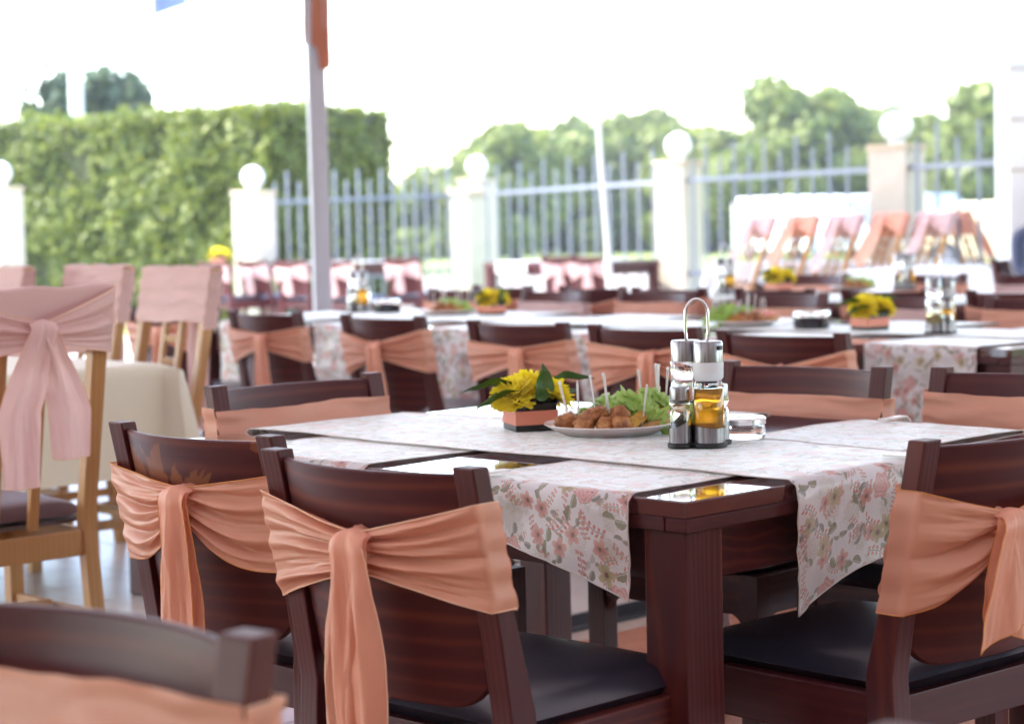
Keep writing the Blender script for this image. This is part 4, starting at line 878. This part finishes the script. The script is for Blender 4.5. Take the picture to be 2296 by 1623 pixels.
def mum_mesh(rad, seed, n=170):
    rnd = random.Random(seed); s = MB()
    for k in range(n):
        f = (k + .5) / n; th = math.acos(1 - 1.15 * f); ph = k * 2.39996; d = Vector((math.sin(th) * math.cos(ph), math.sin(th) * math.sin(ph), math.cos(th)))
        L = rad * rnd.uniform(.86, 1.08); wv = rad * .17; sd = d.cross(Vector((0, 0, 1)) if abs(d.z) < .95 else Vector((1, 0, 0))).normalized(); up_ = sd.cross(d)
        b0, b1, b2 = d * L * .35, d * L * .78 + up_ * 0 - Vector((0, 0, .02 * rad)), d * L + Vector((0, 0, rad * rnd.uniform(-.12, .06)))
        i = len(s.V); s.V += [tuple(v) for v in (b0 - sd * wv * .5, b0 + sd * wv * .5, b1 + sd * wv + up_ * wv * .35, b1 - up_ * wv * .1, b1 - sd * wv + up_ * wv * .35, b2 + sd * wv * .35, b2 - sd * wv * .35)]
        s.F += [(i, i + 1, i + 2, i + 3), (i, i + 3, i + 4), (i + 3, i + 2, i + 5, i + 6), (i + 4, i + 3, i + 6)]
    s.ball((0, 0, 0), rad * .52, 8, 12); return s.mesh('flower', M['yellow'], smooth=50)
MUM = [mum_mesh(.054, k) for k in range(3)]
def leaf_mesh(L, W, droop, seed):
    s = MB()
    def fn(u, v):
        w_ = W * math.sin(math.pi * min(1, u ** .75)) ** .9 * (1 - u * .15) + .0006; a = 2 * v - 1
        return (L * u, a * w_ / 2, -droop * u * u + .014 * abs(a) * math.sin(math.pi * u) + .002 * math.sin(u * 14 + seed))
    s.grid(fn, 18, 8); return s.mesh('leaf', M['leaf'], smooth=True)
LEAF = [leaf_mesh(.125, .036, .035, 1), leaf_mesh(.10, .040, .012, 2), leaf_mesh(.08, .046, .0, 3)]
def flowerbox(loc, rz, label, sc_=1.0, fronts=True):
    t = thing('flower_box', label, 'flower box', loc, rz, 'yellow flower boxes on the tables'); t.scale = (sc_,) * 3; a, h = .090, .058
    s = MB(); s.box(0, 0, h / 2, a, a, h); s.build('box', M['blackbox'], t, bevel=.002)
    s = MB(); s.box(0, 0, h * .48, a + .0022, a + .0022, h * .50); s.build('ribbon', M['ribbon'], t, bevel=.001)
    s = MB(); s.grid(lambda u, v: ((u - .5) * a * 1.12 + .003 * math.sin(v * 40), (v - .5) * a * 1.12 + .003 * math.sin(u * 37), h + .008 * math.sin(u * 19) * math.sin(v * 23) + .004), 18, 18); s.build('foil', M['blackbox'], t, smooth=True)
    for k, (x, y, z, tx, ty, q) in enumerate(((-.036, -.010, .012, -.35, -.35, 1.0), (.040, -.008, .012, .40, -.30, 1.0), (.002, .026, .020, 0, .25, 1.05))):
        o = link('flower', MUM[k], t, (x, y, h + z)); o.rotation_euler = (-ty, tx, k); o.scale = (q, q, q * .74)
    # big leaves: left, right, up in front
    for k, (mi, x, y, z, rx, ry, rz_) in enumerate(((0, -.02, .0, .030, 15, -12, 178), (0, -.01, -.02, .018, 10, -2, 188), (0, .03, .02, .028, -20, -18, 12), (1, .03, .0, .016, 5, -2, 20))):
        o = link('leaf', LEAF[mi], t, (x, y, h + z)); o.rotation_euler = (R(rx), R(ry), R(rz_))
    if fronts: o = link('leaf', LEAF[2], t, (.010, -.047, h + .002)); o.rotation_euler = (R(92), R(-86), R(8)); o.rotation_mode = 'XYZ'
    return t
# food
def lump(seed, rx, ry, rz): 
    s = MB(); s.ball((0, 0, 0), 1, 26, 34, 1, lambda d: 1 + .26 * fbm(d.x * 1.7 + seed, d.y * 1.7, d.z * 1.7) + .09 * fbm(d.x * 6 + seed, d.y * 6, d.z * 6) + .05 * fbm(d.x * 14 + seed, d.y * 14, d.z * 14)); s.V = [(x * rx, y * ry, z * rz) for x, y, z in s.V]; return s.mesh('nugget', M['fried'], smooth=True)
LUMP = [lump(k * 3.1, *q) for k, q in enumerate(((.026, .020, .018), (.022, .021, .020), (.030, .019, .017), (.020, .018, .022)))]
s = MB(); s.loft([[(-.045, 0, 0), (-.045, .004, .002), (-.045, 0, .004)], [(-.01, -.012, 0), (-.01, .012, 0), (-.01, 0, .02)], [(.02, -.012, 0), (.02, .012, 0), (.02, 0, .02)], [(.047, 0, .001), (.047, .003, .002), (.047, 0, .005)]]); WEDGE = s.mesh('potato_wedge', M['wedge'], bevel=.003)
def lettuce_mesh(seed, L=.085, W=.09):
    s = MB()
    def fn(u, v):
        a = (2 * v - 1); rr = L * u; ang = a * .9 * (0.45 + .55 * u); fr = u ** 3 * .010 * math.sin(v * 75 + seed + 2 * math.sin(v * 9)) + u ** 2 * .014 * math.sin(v * 17 + seed * 2) + .006 * math.sin(u * 16 + v * 7 + seed)
        return (rr * math.sin(ang) * W / L, fr + .02 * u * u, rr * math.cos(ang) * (1 - .25 * u * u) + fr * .28 + .004 * u * math.sin(v * 31 + seed))
    s.grid(fn, 22, 60); return s.mesh('lettuce_leaf', M['lettuce'], smooth=True)
LETT = [lettuce_mesh(k, .075 + .01 * k) for k in range(3)]
s = MB(); s.tube([(0, 0, 0), (0, 0, .06), (0, 0, .09)], [.0010, .0022, .0027], 6); s.box(0, 0, .092, .006, .003, .006); PICK = s.mesh('food_pick', M['pick'], smooth=40)
s = MB(); s.ball((0, 0, 0), .03, 10, 16, .62); TOM = s.mesh('tomato', M['tomato'], smooth=True)
s = MB(); s.ball((0, 0, 0), 1, 12, 18, 1, lambda d: 1 + .05 * fbm(d.x * 4, d.y * 4, d.z * 4)); s.V = [(x * .040, y * .028, z * .013) for x, y, z in s.V]; BREAD = s.mesh('bread_slice', M['bread'], smooth=True)
s = MB(); s.grid(lambda u, v: ((u - .5) * .06, (v - .5) * .045, .006 * math.sin(u * 9) * math.sin(v * 8)), 16, 12); HAM = s.mesh('ham_slice', M['ham'], smooth=True)
def one(name, me, label, cat, loc, rot=(0, 0, 0), group=None, scale=1):
    o = link(name, me, None, loc); o.rotation_euler = rot; o.scale = (scale,) * 3 if not hasattr(scale, '__len__') else scale; return tag(o, label, cat, group)
def platter(loc, where, seed, full=True, mirror=1):
    rnd = random.Random(seed); L = Vector(loc); t = thing('plate', 'oval white serving plate of finger food ' + where, 'plate', loc, 0, 'white plates on the tables')
    prof = [(.001, .003), (.085, .003), (.092, .006), (.128, .021), (.133, .024), (.134, .0225), (.128, .0185), (.095, .001), (.088, 0), (.001, 0)]
    s = MB(); s.lathe(prof, 48); s.build('dish', M['porcelain'], t, smooth=40)
    g = 'food on the plate ' + where
    nug = [(-.085, -.015, .024, 0, .2), (-.055, -.055, .022, 1, 0), (-.030, -.030, .040, 2, .3), (-.012, -.062, .020, 3, 1.), (.018, -.050, .034, 2, 1.6), (.020, -.072, .022, 1, 2.), (-.045, .01, .028, 0, 2.), (.0, .0, .030, 3, .4), (-.08, .03, .02, 1, 1.2)]
    for i, (x, y, z, k, a) in enumerate(sorted(nug if full else nug[1:6], key=lambda q: q[0] * mirror)): one('nugget', LUMP[k], f'golden fried nugget, {ORD[i]} from left on plate ' + where, 'nugget', L + Vector((x * mirror, y, z)), (rnd.uniform(-.3, .3), rnd.uniform(-.3, .3) + (1.2 if (k == 2 and a > 1) else 0), a), g)
    for i, (x, y, z, a, b_) in enumerate(((.048, -.055, .022, .45, -.5), (.062, -.03, .026, .7, -.4)) if full else ((.05, -.05, .022, .4, -.4),)): one('potato_wedge', WEDGE, ('front', 'rear')[i] + ' spiced potato wedge on the plate ' + where, 'wedge', L + Vector((x * mirror, y, z)), (0, b_, a), g)
    for i, (x, y, a, b_, k) in enumerate(sorted(((.01, .02, -.25, .2, 2), (.045, .01, -.5, -.3, 1), (.070, -.02, .9, .9, 0), (.085, .0, -.1, .7, 2), (.03, .045, -.6, 0, 1), (.055, -.012, .2, .25, 2), (.095, .03, -.4, .5, 0), (-.02, .04, -.5, -.4, 0)) if full else ((.01, .02, -.2, .2, 2), (.06, .0, -.4, .5, 1), (.04, -.02, .5, .2, 0)), key=lambda q: q[0] * mirror)): one('lettuce_leaf', LETT[k], f'frilly lettuce leaf, {ORD[i]} from left on plate ' + where, 'lettuce', L + Vector((x * mirror, y, .010)), (a, b_ * mirror, rnd.uniform(-.4, .4)), g)
    if full:
        one('tomato', TOM, 'red tomato half behind the lettuce on the plate ' + where, 'tomato', L + Vector((.092, .02, .035)), (.3, .4, 0), g); one('bread_slice', BREAD, 'slice of bread at the right of the plate ' + where, 'bread', L + Vector((.092, -.025, .024)), (.1, -.15, .2), g); one('ham_slice', HAM, 'pink ham slice on the bread, plate ' + where, 'ham', L + Vector((.090, -.022, .041)), (.1, -.1, .3), g)
    pk = [(-.080, -.01, .035, -.22), (-.062, .02, .03, -.08), (-.028, -.03, .046, -.12), (-.004, -.02, .045, -.16), (.000, -.03, .05, -.14), (.062, -.045, .035, -.42), (.070, .03, .05, -.12), (.10, .02, .06, .02), (.103, .03, .06, -.04), (.112, .01, .055, -.1), (.128, .02, .04, -.26)]
    for i, (x, y, z, a) in enumerate(sorted(pk if full else pk[1:8], key=lambda q: q[0] * mirror)): one('food_pick', PICK, f'clear plastic pick, {ORD[i]} from left in food ' + where, 'food pick', L + Vector((x * mirror, y, z - .018)), (rnd.uniform(-.08, .08), a * mirror, rnd.uniform(0, 3)), g)
f_ = at_z(1168, 968, TZ)
flowerbox((f_.x + .02, f_.y + .045, TZ), R(17), 'black box with coral ribbon and yellow flowers on the near table')
p_ = at_z(1368, 972, TZ); platter((p_.x, p_.y, TZ), 'on the near table', 1)
r_ = at_z(1567, 1000, TZ); cruet((r_.x, r_.y, TZ), R(0), 'steel cruet stand with oil and salt on the near table', 'in the stand on the near table', 'steel cruet stands on the tables')
a_ = at_z(1662, 982, TZ); ashtray((a_.x, a_.y, TZ), 'clear glass ashtray with chrome lid behind the cruet stand', False, .047, .042)
# second row
def T(px, py, z=TZ): v = at_z(px, py, z); return (v.x, v.y, v.z)
g_ = T(805, 700); cruet(g_, R(8), 'cruet stand left of the dark ashtray on the second table', 'in the left stand on the second table', 'steel cruet stands on the tables')
ashtray(T(868, 701), 'dark ashtray with clear rim at left on the second table', True, .066, .066)
platter(T(1002, 706), 'at left on the second table', 2, False); flowerbox(T(1103, 706), R(40), 'yellow flower box on the left part of the second table')
platter(T(1672, 731), 'at right on the second table', 3, True, -1); ashtray(T(1820, 736), 'dark ashtray with clear rim at right on the second table', True, .067, .066)
flowerbox(T(1950, 740), R(30), 'yellow flower box beside the dark ashtray at right on the second table', 1.1, False); cruet(T(2110, 748), R(80), 'cruet stand at the right end of the second table', 'in the right stand on the second table', 'steel cruet stands on the tables')
# third row
flowerbox(T(1745, 655), R(35), 'yellow flower box on the third table behind the tilted chair legs', 1.15, False); platter(T(1915, 652), 'on the third table', 4, False); cruet(T(2028, 650), R(50), 'cruet stand on the third table', 'in the stand on the third table', 'steel cruet stands on the tables')
q3 = NT(8.4, 7.3, TZ); cruet(q3, R(20), 'cruet stand at the left on the third table', 'in the left stand on the third table', 'steel cruet stands on the tables')
q3 = NT(8.4, 4.9, TZ); ashtray(q3, 'dark ashtray at right on the third table', True, .06, .05)
v = at_z(490, 592, .757); flowerbox((v.x, v.y, v.z), .3, 'tiny yellow flower box on the far left table', 1.6, False)
kz = at_y(2235, 590, 15.0); platter((kz.x, 15.0, .757), 'on the white cloth at the far right', 6, False); flowerbox((kz.x + .3, 15.1, .757), .5, 'yellow flower box on the white cloth at far right', 1.2, False)
# tablecloth clips on the near table
def clip(label, P, d_in, side):
    """d_in: unit vector from the edge into the table"""
    t = link('tablecloth_clip', None) if False else None
    s = MB(); d = Vector(d_in); wv = Vector((d.y, -d.x, 0)) * .009; P = Vector(P); z = .762
    path = [(.055, z), (.02, z), (.0, z + .001), (-.026, z), (-.036, z - .008), (-.038, z - .020), (-.038, z - .045), (-.034, z - .060), (-.024, z - .068), (-.010, z - .066), (-.002, z - .056), (-.002, z - .050)]
    th = .0022; L_ = []; 
    for i, (a, zz) in enumerate(path):
        a0, z0_ = path[max(0, i - 1)]; a1, z1_ = path[min(len(path) - 1, i + 1)]; tx, tz = a1 - a0, z1_ - z0_; l = math.hypot(tx, tz); nx, nz = -tz / l * th, tx / l * th
        o1, o2 = P + d * (a + nx), P + d * (a - nx); o1.z = zz + nz; o2.z = zz - nz; L_.append([o1 - wv, o1 + wv, o2 + wv, o2 - wv])
    s.loft(L_); o = s.build('tablecloth_clip', M['plastic'], bevel=.0008); tag(o, label, 'clip', 'white tablecloth clips')
pe = Vector((P1[0], P1[1], 0))
clip('white plastic clip on the runner beside the front centre chair', pe + e1 * .455, e2, 1)
clip('white plastic clip at the right end of the near table beside the bow chair', pe + e2 * .60, e1, 1)
clip('white plastic clip on the far edge of the near table', pe + e2 * W1 + e1 * .42, -e2, 1)
# seated person at the right edge
M['navy'] = cloth('navy_shirt', (.018, .03, .085), (.015, .025, .07), trans=0); M['skin'] = mat('skin', (.60, .34, .24), .5, Subsurface_Weight=.1); M['hair'] = noisy('hair', [(.3, (.02, .014, .01)), (.7, (.06, .04, .025))], 50, .5, sc3=(1, 1, .2)); M['jeans'] = mat('trousers', (.05, .06, .09), .8)
ps = at_y(2334, 560, 14.0)
def skin(name, vs, es, root, m, parent, sub=2):
    me = bpy.data.meshes.new(name); me.from_pydata([v[:3] for v in vs], es, []); o = link(name, me, parent)
    md = o.modifiers.new('skin', 'SKIN'); md.use_smooth_shade = True
    for i, v in enumerate(vs): sv = me.skin_vertices[0].data[i]; sv.radius = (v[3], v[4] if len(v) > 4 else v[3]); sv.use_root = i == root
    o.modifiers.new('sub', 'SUBSURF').levels = sub; o.modifiers['sub'].render_levels = sub; me.materials.append(m); return o
pe_ = thing('person', 'person in a navy shirt seated at the right edge, back and shoulder showing', 'person', (ps.x, 14.0, 0), R(-150))
body = [(0, 0, .52, .15, .13), (0, -.02, .70, .14, .12), (0, -.03, .88, .17, .12), (0, -.02, 1.01, .12, .09), (0, 0, 1.09, .055), (0, .02, 1.15, .055),
        (.19, -.02, .99, .062), (.23, .03, .76, .05), (.18, .25, .74, .042), (.12, .42, .78, .032), (-.19, -.02, .99, .062), (-.23, .03, .76, .05), (-.18, .25, .74, .042), (-.12, .42, .78, .032),
        (.10, .04, .52, .09), (.12, .42, .50, .075), (.12, .42, .10, .05), (.12, .55, .05, .04), (-.10, .04, .52, .09), (-.12, .42, .50, .075), (-.12, .42, .10, .05), (-.12, .55, .05, .04)]
skin('body', body, [(0, 1), (1, 2), (2, 3), (3, 4), (4, 5), (3, 6), (6, 7), (7, 8), (8, 9), (3, 10), (10, 11), (11, 12), (12, 13), (0, 14), (14, 15), (15, 16), (16, 17), (0, 18), (18, 19), (19, 20), (20, 21)], 0, M['navy'], pe_)
def headf(d): return 1 + (.10 if d.y > .2 and d.z < -.2 else 0) * d.y + .05 * d.z
s = MB(); s.ball((0, .03, 1.25), .094, 16, 20, 1.22, headf); s.tube([(0, .115, 1.265), (0, .142, 1.235), (0, .118, 1.225)], [.010, .017, .012], 8); s.ball((.088, .03, 1.245), .025, 8, 10, 1.3); s.ball((-.088, .03, 1.245), .025, 8, 10, 1.3); hd = s.build('head', M['skin'], pe_, smooth=True)
for sd in (-1, 1):
    s = MB(); s.ball((sd * .034, .112, 1.268), .012, 8, 10); s.build('eye', M['hair'], hd, smooth=True)
s = MB(); s.box(0, .119, 1.196, .045, .01, .008); s.build('mouth', M['tomato'], hd, bevel=.003)
s = MB(); s.ball((0, .015, 1.285), .105, 14, 18, 1.12, lambda d: .985 + .04 * fbm(d.x * 5, d.y * 5, d.z * 5) - (.28 if d.y > .35 and d.z < .25 else 0) - (.3 if d.z < -.45 else 0)); s.build('hair', M['hair'], pe_, smooth=True)
for sd in (-1, 1):
    s = MB(); x0 = sd * .12; s.ball((x0, .46, .785), .038, 10, 12, .55)
    for k, ln in enumerate((.062, .072, .075, .066)):
        a = x0 - sd * (.028 - k * .019); s.tube([(a, .48, .79), (a, .48 + ln * .55, .795), (a, .48 + ln, .780)], [.0095, .009, .007], 6)
    s.tube([(x0 - sd * .03, .455, .785), (x0 - sd * .058, .49, .785), (x0 - sd * .062, .52, .778)], [.011, .010, .008], 6); s.build('hand', M['skin'], pe_, smooth=True)
brown_chair((ps.x, 14.0, 0), R(-150), 'dark chair under the seated person at the right edge', G1).location = Vector((ps.x, 14.0, 0)) + Matrix.Rotation(R(-150), 3, 'Z') @ Vector((0, -.25, 0))

# ------------------------------------------------------------------ haze volume added to pale the far trees like lens flare
M['air'] = bpy.data.materials.new('flare_haze'); M['air'].use_nodes = True; nt = M['air'].node_tree; nt.nodes.clear()
pv = nt.nodes.new('ShaderNodeVolumePrincipled'); pv.inputs['Color'].default_value = (.95, .97, 1, 1); pv.inputs['Density'].default_value = .0011; pv.inputs['Anisotropy'].default_value = .3
nt.links.new(pv.outputs[0], nt.nodes.new('ShaderNodeOutputMaterial').inputs['Volume'])
s = MB(); s.box(0, 45, 5.0, 130, 120, 12.4); o = s.build('haze', M['air']); o['kind'] = 'stuff'
sc.cycles.volume_bounces = 0; sc.cycles.volume_step_rate = 4
